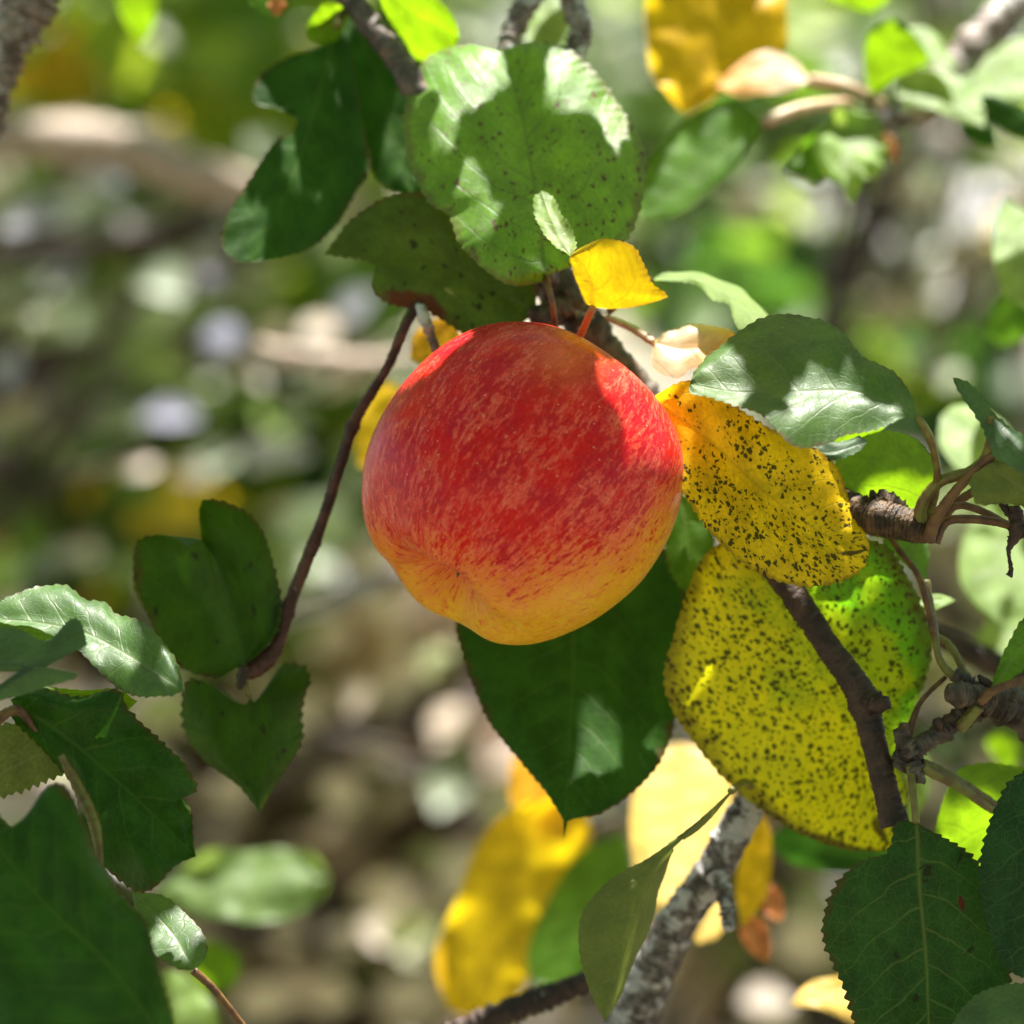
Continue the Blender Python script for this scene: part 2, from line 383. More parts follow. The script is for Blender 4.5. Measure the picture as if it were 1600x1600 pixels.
m_net = leaf_material('leaf_green_netted', (0.026, 0.080, 0.006), (0.050, 0.115, 0.012), seed=5, vein=(0.14, 0.20, 0.06), vein_amt=0.7, wax=0.10, rough=0.46, spec=0.36, net=0.7, flecks=0.3, edge=0.1)
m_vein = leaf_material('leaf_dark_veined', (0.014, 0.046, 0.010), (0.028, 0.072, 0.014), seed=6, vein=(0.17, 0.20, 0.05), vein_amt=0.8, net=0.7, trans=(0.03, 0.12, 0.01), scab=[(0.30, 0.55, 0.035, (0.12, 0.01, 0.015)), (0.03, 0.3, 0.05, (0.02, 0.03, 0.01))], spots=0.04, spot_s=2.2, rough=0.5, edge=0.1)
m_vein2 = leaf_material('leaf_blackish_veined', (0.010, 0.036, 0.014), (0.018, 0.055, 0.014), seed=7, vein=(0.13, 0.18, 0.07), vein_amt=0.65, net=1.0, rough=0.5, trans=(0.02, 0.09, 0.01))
m_yel = leaf_material('leaf_yellow_speckled', YEL, (0.74, 0.42, 0.005), seed=8, trans_w=0.45, under=(0.55, 0.42, 0.06), vein=(0.30, 0.20, 0.02), vein_amt=0.45, spot_base=0.06, spots=0.9, spot_t=0.7, spot_u=0.45, spot_s=7.2, trans=(0.95, 0.66, 0.01), edge=0.12, net=0.25, scab=[(0.93, 0.35, 0.09, (0.05, 0.045, 0.01))], spot_col=(0.03, 0.04, 0.006))
m_yg = leaf_material('leaf_yellow_green_speckled', (0.78, 0.58, 0.006), (0.10, 0.24, 0.008), seed=9, under=(0.45, 0.38, 0.05), vein=(0.10, 0.17, 0.02), vein_amt=0.6, spot_base=0.50, spots=0.85, trans_w=0.5, spot_t=0.5, spot_u=-0.15, spot_s=6.4, mix_u=0.85, mix_t=-0.75, mix_b=0.26, spec=0.25, trans=(0.20, 0.52, 0.01), edge=0.5, edge_col=(0.09, 0.045, 0.01), scab=[(0.995, -0.2, 0.16, (0.07, 0.035, 0.01)), (0.88, -1.0, 0.15, (0.08, 0.04, 0.01)), (0.74, -1.02, 0.09, (0.08, 0.04, 0.01))], net=0.3, spot_col=(0.035, 0.045, 0.008))
m_small_yel = leaf_material('leaf_small_yellow', (0.50, 0.39, 0.02), (0.46, 0.30, 0.015), seed=10, spacing=0.55, under=(0.46, 0.34, 0.01), vein=(0.40, 0.15, 0.01), vein_amt=0.8, trans=(0.62, 0.44, 0.004), spots=0.06, spot_s=3, spot_col=(0.12, 0.03, 0.01), edge=0.2, edge_col=(0.45, 0.18, 0.02), net=0.1)
m_pale = leaf_material('leaf_pale_green', (0.13, 0.21, 0.055), (0.17, 0.26, 0.07), seed=11, vein=(0.28, 0.34, 0.15), vein_amt=0.4, rough=0.5)
m_lime = leaf_material('leaf_backlit_green', (0.06, 0.15, 0.008), (0.10, 0.19, 0.01), seed=12, trans=(0.26, 0.46, 0.006), trans_w=0.5, vein=(0.09, 0.12, 0.02), vein_amt=0.35, net=0.3)
m_olive = leaf_material('leaf_olive_underside', (0.10, 0.13, 0.03), (0.15, 0.17, 0.04), seed=13, under=(0.13, 0.16, 0.045), vein=(0.25, 0.26, 0.10), trans=(0.22, 0.28, 0.03), trans_w=0.25)
m_orange = leaf_material('leaf_orange', (0.62, 0.33, 0.015), (0.60, 0.26, 0.01), seed=14, under=(0.60, 0.33, 0.02), trans=(0.95, 0.55, 0.02), vein=(0.5, 0.2, 0.02), net=0.1, spots=0.05)
m_gold = leaf_material('leaf_gold', (0.66, 0.42, 0.012), (0.62, 0.34, 0.01), seed=15, under=(0.60, 0.40, 0.02), trans=(1.0, 0.72, 0.01), vein=(0.45, 0.25, 0.02), net=0.1)
m_cream = leaf_material('leaf_dry_cream', (0.58, 0.42, 0.28), (0.60, 0.28, 0.05), seed=16, under=(0.55, 0.38, 0.25), trans=(0.8, 0.4, 0.1), vein=(0.45, 0.25, 0.15), mix_t=1.6, mix_b=0.4, net=0.1)
m_far = leaf_material('leaf_dull_pale', (0.085, 0.14, 0.045), (0.11, 0.17, 0.055), seed=31)
m_butter = leaf_material('leaf_butter', (0.58, 0.42, 0.12), (0.58, 0.36, 0.05), seed=17, under=(0.6, 0.5, 0.25), trans=(0.95, 0.7, 0.25), net=0.1)
m_grey = leaf_material('leaf_grey_green', (0.030, 0.072, 0.020), (0.042, 0.090, 0.028), seed=18, spec=0.30, wax=0.10, vein=(0.15, 0.2, 0.12), vein_amt=0.3, rough=0.5)
m_rust = leaf_material('leaf_rust', (0.35, 0.10, 0.03), (0.45, 0.16, 0.05), seed=19, trans=(0.6, 0.2, 0.05), net=0.1)

# ------------------------------------------------------------------ main branch of the apple
br = thing('apple_branch', 'dark scaly branch running down behind the red apple, bearing the broad green leaf', 'branch', P(865, 450, 30))
join_wood('stem', [([(380, -420, 90, 26), (505, -60, 70, 19), (560, 15, 62, 19), (620, 90, 50, 20), (650, 140, 42, 21), (720, 250, 42, 21), (800, 360, 40, 21), (862, 440, 36, 25), (905, 500, 34, 30), (960, 565, 34, 27), (1010, 622, 35, 26), (1100, 740, 36, 22), (1180, 850, 30, 20)],
                    dict(seg=26, rough=0.08, step=2.4, knots=((0.47, .25, .02), (0.66, .35, .02), (0.72, .25, .012)))),
                   ([(862, 440, 30, 14), (850, 420, 20, 12), (845, 400, 14, 8)], dict(seg=14, rough=.2)),
                   ([(880, 480, 30, 22), (850, 495, 25, 18), (832, 490, 20, 10)], dict(seg=14, rough=.25))], BARK, br)
join_wood('twig', [([(1150, 820, 26, 18), (1230, 915, 10, 21), (1290, 1005, 6, 20), (1345, 1085, 3, 23), (1368, 1170, 2, 20), (1398, 1290, 0, 21)],
                    dict(seg=24, rough=0.05, step=2.4, knots=((0.64, .22, .03), (0.99, .15, .03)))),
                   ([(1355, 1095, 0, 15), (1375, 1100, -3, 14), (1388, 1098, -5, 9)], dict(seg=12, rough=.3, ring=.2))], BARK_DARK, br)
leaf('leaf', br, m_big, (850, 427), [(846, 370), (835, 290), (815, 180)], (786, 76),
     [(800, 430), (755, 408), (718, 372), (702, 330), (672, 312), (642, 255), (631, 190), (638, 135), (655, 90), (690, 64), (735, 58), (768, 70)],
     [(890, 415), (935, 400), (985, 350), (1006, 290), (1008, 240), (985, 180), (945, 122), (895, 78), (845, 60), (808, 64)],
     z=28, lean=34, bulge=0.14, wave=1.6, petiole=[(850, 427, 12, 6), (862, 470, 8, 5), (869, 520, 12, 5)], pmat=PET_BROWN, cup=-2,
     lit=[(720, 105, 62, 48), (900, 120, 48, 40), (735, 345, 34, 40), (700, 190, 22, 22), (960, 190, 20, 30)], label='broad round green leaf with dark specks above the apple', seed=1)
leaf('leaf', br, m_dark2, (838, 490), [(770, 455), (690, 410), (600, 385)], (508, 397),
     [(832, 445), (800, 400), (730, 345), (665, 304), (605, 308), (550, 340)],
     [(790, 515), (740, 525), (705, 508), (665, 484), (620, 476), (588, 462), (580, 442), (588, 418), (565, 404), (535, 400)],
     z=30, lean=6, turn=-10, bulge=0.08, wave=1.0, label='dull green leaf with a bitten edge and dark red scab', petiole=[(838, 490, 20, 5), (850, 500, 26, 5)], pmat=PET_BROWN, seed=2)
leaf('leaf', br, m_pale, (892, 402), [(872, 360)], (846, 297), [(868, 385), (848, 362), (837, 335), (835, 310)], [(899, 385), (893, 360), (876, 335), (862, 305)],
     z=2, lean=42, bulge=-0.25, toothlen=1.5, tooth=.5, lit=[(865, 350, 60)], shade=False, label='small pale folded leaf in front of the broad green leaf', seed=3)
leaf('leaf', br, m_small_yel, (926, 481), [(923, 445), (910, 415)], (893, 397), [(914, 468), (900, 435), (892, 410)],
     [(960, 481), (1010, 474), (1041, 462), (1018, 440), (1004, 408), (985, 381), (945, 373), (915, 384)],
     z=2, lean=-22, turn=-10, bulge=0.12, toothlen=1.7, tooth=.5, lit=[(960, 460, 90, 24), (905, 430, 20, 50)], under=True, shade=False, petiole=[(926, 481, 2, 7), (915, 505, 6, 6), (903, 533, 12, 7)], pmat=PET_RED,
     label='small bright yellow leaf on an orange stalk', seed=4)
leaf('leaf', br, m_pale, (1018, 438), [(1085, 436), (1140, 462)], (1196, 512), [(1045, 428, 3), (1090, 426, 8), (1135, 440, 12), (1170, 466, 12), (1200, 495, 10)],
     [(1045, 440), (1088, 443), (1112, 468), (1138, 474), (1155, 512)], z=22, lean=52, bulge=0.1, toothlen=1.8, tooth=.5, lit=[(1110, 460, 110, 60)], shade=False,
     petiole=[(1018, 438, 22, 5), (1000, 445, 26, 4), (950, 490, 30, 5)], label='arched pale green leaf seen from its edge', seed=5)
leaf('leaf', br, m_cream, (1022, 536), [(1060, 545), (1110, 545)], (1150, 560), [(1050, 516), (1090, 506), (1130, 512), (1150, 530)],
     [(1018, 565), (1030, 584), (1060, 592), (1085, 575), (1100, 605), (1140, 600)], z=20, lean=35, bulge=0.2, lit=[(1050, 560, 60)], shade=False, toothlen=2.2, tooth=.4,
     petiole=[(1022, 536, 24, 7), (980, 510, 30, 6), (930, 490, 32, 5)], pmat=PET_PALE, label='curled cream and orange leaf on a pale stalk', seed=6)
leaf('leaf', br, m_yel, (1018, 624), [(1100, 682), (1200, 772), (1290, 836)], (1359, 856),
     [(1050, 605), (1080, 597), (1130, 625), (1200, 670), (1260, 693), (1308, 728), (1328, 775), (1345, 815)],
     [(1030, 675), (1045, 730), (1078, 790), (1120, 845), (1170, 885), (1230, 910), (1280, 915), (1325, 902), (1352, 882)],
     z=-4, lean=10, turn=5, bulge=0.10, wave=1.6, petiole=[(1018, 624, 0, 6), (1005, 618, 12, 6), (985, 602, 26, 7)], pmat=PET_PALE, label='golden yellow leaf with black specks right of the apple', seed=7)
leaf('leaf', br, m_yg, (1168, 842), [(1195, 905), (1255, 1005), (1322, 1120), (1365, 1220)], (1390, 1322),
     [(1130, 850), (1098, 880), (1075, 935), (1058, 985), (1040, 1050), (1048, 1100), (1080, 1152), (1130, 1210), (1190, 1260), (1250, 1300), (1320, 1324), (1368, 1325)],
     [(1250, 835), (1330, 835), (1382, 850), (1415, 900), (1440, 950), (1456, 1010), (1440, 1075), (1412, 1140), (1400, 1185), (1418, 1235), (1412, 1290)],
     z=24, lean=-14, turn=0, bulge=0.07, wave=2.5, quilt=0.6, label='large speckled leaf, yellow on the left and green on the right', lit=[(1312, 935, 30, 18)], seed=8,
     petiole=[(1168, 842, 14, 6), (1155, 825, 24, 6)])
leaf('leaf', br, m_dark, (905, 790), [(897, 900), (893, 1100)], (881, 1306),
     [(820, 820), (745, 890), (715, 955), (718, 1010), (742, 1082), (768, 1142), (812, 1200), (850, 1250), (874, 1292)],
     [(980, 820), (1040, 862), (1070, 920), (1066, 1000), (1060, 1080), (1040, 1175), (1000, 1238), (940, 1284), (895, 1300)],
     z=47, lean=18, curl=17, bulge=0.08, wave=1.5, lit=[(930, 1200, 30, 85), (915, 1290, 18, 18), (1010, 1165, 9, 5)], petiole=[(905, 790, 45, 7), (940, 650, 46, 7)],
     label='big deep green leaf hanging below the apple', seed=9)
leaf('leaf', br, m_green, (1065, 770), [(1075, 850)], (1072, 925), [(1045, 810), (1042, 870), (1058, 910)], [(1095, 795), (1115, 850), (1098, 895)], z=38, lean=15, lit=[(1080, 820, 30)], seed=10,
     petiole=[(1065, 770, 44, 5), (1040, 680, 42, 5)])

# ------------------------------------------------------------------ the apple
def build_apple():
    cx, cy = 812, 755
    R = 0.0374
    prof = [(0.0, .65), (.05, .655), (.10, .68), (.17, .745), (.25, .825), (.34, .89), (.44, .912), (.57, .87), (.74, .72), (.90, .46), (.985, .16), (1.0, -.08), (.965, -.36), (.86, -.62), (.68, -.80), (.48, -.86), (.30, -.81), (.16, -.68), (.06, -.55), (0, -.50)]
    n = 150; seg = 200
    pr = spline(prof, n)
    axis = Vector((0, 0, 0)) + RT * (-0.60 * 0.93) + UP * (-0.80 * 0.93) + FWD * (-0.36)
    axis.normalize()
    q = axis.to_track_quat('Z', 'Y'); Rm = q.to_matrix().to_4x4()
    centre = P(cx + 3, cy - 1, 0)
    V = []; blush = []
    for i in range(n):
        rho, h = pr[i]
        for k in range(seg):
            a = 2 * math.pi * k / seg
            th = i / (n - 1)
            lob = 1 + 0.022 * math.cos(5 * a + 0.6) * (math.exp(-((th - 0.22) / 0.12) ** 2) + 0.25) + 0.012 * math.cos(2 * a + 1.0)
            hh = h + 0.018 * math.cos(5 * a + 0.6) * math.exp(-((th - 0.15) / 0.10) ** 2) * min(1, rho * 4)
            v = Vector((rho * lob * math.cos(a), rho * lob * math.sin(a), hh))
            v += v.normalized() * 0.012 * mnoise.noise(v * 1.7)
            v *= R; V.append(v)
            wv = (q @ v)
            dx, dy = wv.dot(RT) / (K * D0), -wv.dot(UP) / (K * D0)
            y = dy - (158 - 0.10 * dx - 0.0018 * dx * dx)
            blush.append((1 / (1 + math.exp((y - 4) / 52.0)), math.exp(-(((dx - 68) / 55) ** 2 + ((dy + 190) / 45) ** 2)), 0, 1))
    F = []
    for i in range(n - 1):
        for k in range(seg):
            a = i * seg + k; b = i * seg + (k + 1) % seg
            F.append((a, a + seg, b + seg, b))
    me = mesh('apple', V, F)
    ca = me.color_attributes.new('blush', 'FLOAT_COLOR', 'POINT'); ca.data.foreach_set('color', np.array(blush).ravel())
    s = NT('apple_skin')
    ob = s.node('ShaderNodeVectorMath', {0: s.node('ShaderNodeTexCoord').outputs['Object'], 3: 1 / R}, operation='SCALE').outputs[0]
    x, y, z = s.sep(ob)
    ln = s.math('SQRT', s.math('ADD', s.math('MULTIPLY', x, x), s.math('ADD', s.math('MULTIPLY', y, y), 0.002)))
    ca_, sa_ = s.math('DIVIDE', x, ln), s.math('DIVIDE', y, ln)
    el = s.math('ARCTAN2', ln, z)
    warp = s.node('ShaderNodeVectorMath', {0: s.noise(ob, 2.2, 3.0, out=1), 1: (0.5, 0.5, 0.5)}, operation='SUBTRACT').outputs[0]
    wx, wy, wz = s.sep(warp)
    def streak(ka, kl, detail, rough=0.6, wamt=0.25):
        v = s.comb(s.math('MULTIPLY', s.math('MULTIPLY_ADD', wx, wamt, ca_), ka), s.math('MULTIPLY', s.math('MULTIPLY_ADD', wy, wamt, sa_), ka), s.math('MULTIPLY', el, kl))
        return s.noise(v, 1.0, detail, rough)
    att = s.node('ShaderNodeVertexColor', layer_name='blush').outputs[0]
    bl, russ, _ = s.sep(att)
    st1 = streak(20, 7.0, 5.0, 0.74, 0.10); st2 = streak(42, 18.0, 5.0, 0.76, 0.05); st3 = streak(6, 2.6, 3.0, 0.5, 0.2)
    fine = s.noise(ob, 26.0, 6.0, 0.82); patch = s.noise(ob, 3.2, 4.0, 0.6)
    ground_y = s.mix(s.ramp(fine, 0.35, 0.65), (0.76, 0.49, 0.018), (0.72, 0.31, 0.018))
    ground_y = s.mix(s.math('MULTIPLY', s.ramp(y, 0.1, 0.9), 0.45), ground_y, (0.50, 0.36, 0.015))
    # washed pinkish red over the yellow
    wash = s.math('MULTIPLY_ADD', s.math('SUBTRACT', patch, 0.5), 0.9, s.math('MULTIPLY_ADD', bl, 1.75, -0.34))
    wash = s.math('ADD', wash, s.math('MULTIPLY', s.math('SUBTRACT', st2, 0.5), 1.0), clamp=True)
    pink = s.mix(s.ramp(fine, 0.40, 0.62), (0.72, 0.045, 0.034), (0.80, 0.175, 0.100))
    col = s.mix(wash, ground_y, pink)
    # deep red streaks
    k = s.math('ADD', s.math('MULTIPLY', st1, 0.60), s.math('MULTIPLY', st2, 0.50))
    k = s.math('ADD', k, s.math('MULTIPLY', s.math('SUBTRACT', st3, 0.5), 0.22))
    k = s.math('ADD', k, s.math('MULTIPLY', s.math('SUBTRACT', bl, 0.68), 0.20))
    k = s.math('ADD', k, s.math('MULTIPLY', s.math('SUBTRACT', fine, 0.5), 0.55))
    deep = s.ramp(k, 0.525, 0.625)
    red = s.mix(s.ramp(patch, 0.35, 0.6), (0.62, 0.0006, 0.004), (0.46, 0.0003, 0.014))
    col = s.mix(s.math('MULTIPLY', deep, 0.92), col, red)
    col = s.mix(s.math('MULTIPLY', russ, s.ramp(fine, 0.3, 0.7, 0.35, 0.7)), col, (0.80, 0.17, 0.006))
    # lenticels and blossom-end darkening
    lv = s.vor(ob, 15.0, dim='3D'); lm = s.ramp(lv, 0.05, 0.11, 0.75, 0.0)
    col = s.mix(lm, col, (0.72, 0.42, 0.26))
    cal = s.ramp(ln, 0.02, 0.12, 0.75, 0.0); cal = s.math('MULTIPLY', cal, s.math('GREATER_THAN', z, 0.0))
    col = s.mix(cal, col, (0.10, 0.07, 0.02))
    h = s.math('ADD', s.noise(ob, 12.0, 2.0), s.math('MULTIPLY', st2, 0.5))
    bmp = s.node('ShaderNodeBump', {'Strength': 0.12, 'Distance': 0.0006, 'Height': h}).outputs[0]
    p = s.node('ShaderNodeBsdfPrincipled', {'Base Color': col, 'Roughness': s.ramp(fine, 0.2, 0.8, 0.22, 0.34), 'Specular IOR Level': 0.16, 'Sheen Weight': 0.01, 'Sheen Roughness': 0.35, 'Sheen Tint': (1.0, 0.85, 0.85, 1), 'Normal': bmp,
                                            'Subsurface Weight': 0.08, 'Subsurface Radius': (0.004, 0.0015, 0.0006), 'Subsurface Scale': 1.0})
    mat = s.out(p.outputs[0])
    root = thing('apple', 'ripe red and yellow streaked apple hanging in the middle', 'apple', centre)
    o = bpy.data.objects.new('skin', me); C.objects.link(o); me.materials.append(mat); o.parent = root; o.rotation_euler = q.to_euler()
    # dried sepals of the blossom end
    V = []; F = []
    for k_ in range(5):
        a = 2 * math.pi * k_ / 5 + 0.3
        for j in range(6):
            t = j / 5; w_ = 0.0011 * (1 - t) + 0.0002; rr = 0.0008 + 0.0030 * t; zz = R * 0.655 + 0.0004 + 0.0042 * t - 0.0010 * t * t
            c_ = Vector((rr * math.cos(a), rr * math.sin(a), zz)); sd = Vector((-math.sin(a), math.cos(a), 0)) * w_
            V += [c_ - sd, c_ + Vector((0, 0, .0004)), c_ + sd]
            if j:
                b = len(V) - 6
                F += [(b, b + 1, b + 4, b + 3), (b + 1, b + 2, b + 5, b + 4)]
    c_ = link('calyx', mesh('calyx', V, F), plain_material('calyx_dry', (0.12, 0.09, 0.03), (0.05, 0.03, 0.015), 0.8), None); c_.parent = root; c_.rotation_euler = q.to_euler()
    top = centre + (q @ Vector((0, 0, -0.52 * R)))
    V = []; F = []
    end = P(925, 545, 32); n2 = 12
    for i in range(n2):
        t = i / (n2 - 1); c0 = top.lerp(end, t) + UP * 0.001 * math.sin(t * 3.1)
        for k_ in range(8):
            a = k_ * math.pi / 4; r_ = 0.0012 + 0.0006 * abs(t - .5)
            V.append(c0 - centre + RT * r_ * math.cos(a) + (RT.cross(end - top).normalized()) * r_ * math.sin(a))
            if i: b = (i - 1) * 8; F.append((b + k_, b + (k_ + 1) % 8, b + 8 + (k_ + 1) % 8, b + 8 + k_))
    st = bpy.data.objects.new('stem', mesh('stem', V, F)); C.objects.link(st); st.data.materials.append(PET_BROWN); st.parent = root
    for v in me.vertices:
        if v.index % 11: continue
        wv = centre + (q @ v.co); d = (wv - CAM).dot(FWD)
        nv = q @ v.normal
        if nv.dot(SUN) < 0.0: continue
        px = 800 + (wv - CAM).dot(RT) / d / K; py = 800 - (wv - CAM).dot(UP) / d / K
        lit = (px < 735 and py < 640 and (px - 735) * 0.62 + (py - 500) * 0.78 < 22 and py < 705) or (px > 940 and py > 560 and (px - 940) * 0.78 - (py - 590) * 0.62 > -6 + max(0, 640 - py) * 0.1)
        (LIT if lit else SHADE).append(wv)
build_apple()

# ------------------------------------------------------------------ thin bare twig on the left and its two leaves
tw = thing('bare_twig', 'thin dark brown twig slanting down left of the apple to a pair of dull leaves', 'twig', P(500, 830, 24))
join_wood('stem', [([(655, 476, 30, 9), (636, 505, 28, 8), (602, 580, 26, 8), (556, 655, 24, 9), (530, 735, 24, 8.5), (492, 845, 23, 9.5), (450, 950, 22, 10.5), (432, 1010, 22, 12), (405, 1038, 22, 12), (384, 1052, 20, 8), (372, 1058, 19, 3)], dict(seg=16, rough=.08, step=2.5, knots=((.33, .35, .012), (.62, .2, .02), (.80, .3, .02), (.93, .35, .03), (.97, .4, .02))))], BARK_TWIG, tw)
wood('snag', [(655, 478, 26, 8), (668, 510, 22, 8), (682, 548, 20, 6)], BARK_GREY, tw, seg=12, rough=.25)
wood('bud', [(382, 1045, 18, 8), (378, 1062, 16, 9), (376, 1076, 15, 4)], BARK_DARK, tw, seg=12, rough=.25)
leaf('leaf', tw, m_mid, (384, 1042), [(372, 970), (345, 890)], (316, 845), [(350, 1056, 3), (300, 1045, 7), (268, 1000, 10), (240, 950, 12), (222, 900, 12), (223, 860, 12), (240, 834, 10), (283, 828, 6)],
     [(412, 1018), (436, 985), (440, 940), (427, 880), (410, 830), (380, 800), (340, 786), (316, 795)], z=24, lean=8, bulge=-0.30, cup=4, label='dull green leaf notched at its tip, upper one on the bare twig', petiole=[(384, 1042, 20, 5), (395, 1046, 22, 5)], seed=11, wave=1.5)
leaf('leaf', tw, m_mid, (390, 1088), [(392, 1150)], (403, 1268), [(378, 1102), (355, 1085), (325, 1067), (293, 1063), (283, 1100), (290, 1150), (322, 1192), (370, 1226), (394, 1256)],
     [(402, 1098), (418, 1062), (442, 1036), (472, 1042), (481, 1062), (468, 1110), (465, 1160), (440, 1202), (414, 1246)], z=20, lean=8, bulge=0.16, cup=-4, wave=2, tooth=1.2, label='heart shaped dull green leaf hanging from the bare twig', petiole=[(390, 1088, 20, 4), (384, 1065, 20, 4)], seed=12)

# ------------------------------------------------------------------ upper left shoot
ul = thing('leafy_shoot', 'shaded shoot with long dark green leaves left of the broad green leaf', 'shoot', P(530, 20, 62))
wood('stem', [(560, -60, 66, 9), (540, -10, 64, 8), (528, 30, 62, 6)], PET_BROWN, ul, seg=10)
leaf('leaf', ul, m_dark, (526, 42), [(505, 120), (482, 200), (440, 320)], (392, 409), [(500, 72), (452, 90), (412, 112), (397, 142), (401, 162), (440, 168), (464, 173), (458, 206), (436, 214), (415, 240), (395, 272), (368, 315), (348, 365), (350, 388), (368, 406)],
     [(545, 75), (555, 130), (568, 200), (578, 262), (555, 300), (525, 350), (490, 385), (445, 402)], z=58, lean=26, bulge=-0.10, tooth=.5, lit=[(372, 375, 40, 34), (355, 350, 30, 40)], petiole=[(526, 42, 60, 6), (530, 20, 62, 6)], label='long dark leaf with a deep notch in its left side', seed=13)
leaf('leaf', ul, m_dark, (548, 20), [(590, 120), (612, 200)], (646, 304), [(535, 62), (540, 120), (556, 190), (578, 258), (605, 292)], [(610, 30), (665, 80), (700, 150), (700, 230), (680, 290)], z=72, lean=22, tooth=.5,
     lit=[(617, 215, 12, 28), (644, 275, 16, 32)], petiole=[(548, 20, 72, 5), (535, 0, 68, 5)], seed=14)
leaf('leaf', ul, m_lime, (540, 12), [(515, 35)], (484, 62), [(515, 2), (492, 22), (480, 45)], [(535, 50), (510, 68)], z=64, lean=-35, tooth=.4, shade=False, lit=[(510, 40, 60)], label='small bright green leaf lit from behind', seed=15)
leaf('leaf', ul, m_lime, (530, 60), [(540, 110)], (520, 185), [(508, 90), (505, 150)], [(560, 90), (565, 140), (545, 180)], z=84, lean=-30, tooth=.4, shade=False, lit=[(535, 110, 60)], seed=16)
leaf('leaf', ul, m_lime, (590, -30), [(640, 20)], (718, 60), [(640, -30), (690, 5), (712, 35)], [(600, 15), (630, 60), (655, 95), (700, 85)], z=60, lean=-30, tooth=.4, shade=False, lit=[(650, 20, 100)], label='glowing green leaf at the top edge beside the grey branch', seed=17)

# ------------------------------------------------------------------ right hand spur
sp = thing('fruiting_spur', 'ringed brown spur on the right with curved stalks and a waxy green leaf', 'spur', P(1400, 812, -6))
join_wood('stem', [([(1290, 770, 12, 20), (1345, 798, 0, 22), (1365, 808, -3, 27), (1400, 815, -6, 26), (1435, 825, -8, 24), (1458, 832, -9, 17)], dict(seg=26, rough=.045, step=1.2, ring=.16, ringlen=6.5)),
                   ([(1355, 792, -2, 16), (1385, 786, -2, 18), (1415, 800, -3, 10)], dict(seg=16, rough=.35))], BARK_SPUR, sp)
leaf('leaf', sp, m_net, (1432, 650), [(1340, 613), (1240, 612), (1150, 612)], (1078, 600),
     [(1425, 622), (1395, 590), (1345, 562), (1312, 524), (1270, 500), (1212, 495), (1160, 510), (1115, 540), (1088, 572)],
     [(1385, 662), (1330, 670), (1290, 684), (1240, 691), (1200, 668), (1168, 645), (1120, 633), (1080, 616)],
     z=-22, lean=44, turn=0, bulge=0.16, wave=2.0, lit=[(1110, 595, 44, 60), (1290, 632, 52, 34), (1235, 672, 60, 24), (1370, 650, 30, 14)], petiole=[(1443, 664, -29, 6), (1456, 692, -25, 6), (1464, 735, -18, 6), (1460, 775, -12, 7), (1444, 822, -8, 9)], pmat=PET,
     label='waxy green leaf with white sunlit patches above the speckled yellow leaf', seed=18)
leaf('leaf', sp, m_lime, (1300, 702), [(1335, 750), (1365, 790)], (1398, 838), [(1330, 688), (1388, 674), (1436, 692), (1460, 740), (1448, 800), (1425, 838)],
     [(1312, 745), (1330, 795), (1355, 832)], z=12, lean=-24, under=True, bulge=0.1, tooth=.5, lit=[(1400, 790, 50, 36)], label='round leaf glowing yellow green behind the spur', seed=19)
leaf('leaf', sp, m_grey, (1240, 690), [(1290, 708)], (1355, 690), [(1260, 680), (1300, 692), (1340, 680)], [(1265, 702), (1300, 716), (1340, 705)], z=2, lean=40, tooth=.4, toothlen=2, lit=[(1310, 700, 40, 20)], seed=20)
leaf('leaf', sp, m_lime, (1300, 690), [(1340, 670)], (1385, 655), [(1320, 660), (1360, 645)], [(1340, 690), (1375, 675)], z=20, lean=-30, tooth=.3, shade=False, lit=[(1340, 670, 60)], seed=21)
leaf('leaf', sp, m_grey, (1640, 765), [(1590, 705), (1545, 650)], (1489, 590), [(1620, 700), (1585, 672), (1552, 645), (1520, 604)], [(1600, 740), (1558, 716), (1545, 690), (1530, 655), (1500, 615)], z=-28, lean=35, turn=-15, tooth=.5,
     lit=[(1600, 665, 40, 10)], label='grey green leaf pointing up at the right edge', seed=22, bulge=-.2)
leaf('leaf', sp, m_olive, (1545, 724), [(1580, 750)], (1640, 800), [(1570, 718), (1620, 745)], [(1520, 745), (1518, 768), (1532, 787), (1590, 786), (1620, 805)], z=-24, lean=5, under=True, wave=2, label='pale underside of a leaf at the right edge', seed=23)
for pts in ([(1442, 828, -9, 10), (1440, 790, -12, 10), (1470, 752, -15, 9), (1520, 735, -18, 9), (1545, 705, -22, 9), (1548, 650, -26, 5)],
            [(1450, 845, -14, 11), (1462, 812, -16, 10), (1495, 765, -19, 8), (1540, 720, -22, 8), (1570, 700, -24, 7)],
            [(1462, 830, -6, 7), (1490, 790, -6, 7), (1530, 762, -8, 7), (1560, 740, -12, 5)],
            [(1470, 822, -8, 6), (1490, 792, -9, 6), (1530, 797, -10, 6), (1610, 840, -12, 6)],
            [(1462, 848, -12, 7), (1480, 815, -13, 7), (1530, 812, -14, 7), (1580, 822, -15, 7), (1630, 850, -15, 6)]):
    wood('stalk', pts, PET_BROWN if pts[0][0] != 1442 else PET, sp, seg=12, rough=.06)
wood('dried_stalk', [(1585, 790, -20, 10), (1588, 830, -20, 12), (1576, 860, -20, 4), (1580, 890, -20, 4), (1576, 900, -20, 6)], BARK_DARK, sp, seg=10, rough=.2)
wood('dried_stalk', [(1560, 780, -18, 4), (1590, 815, -19, 9), (1640, 850, -19, 14)], BARK_DARK, sp, seg=10, rough=.2)

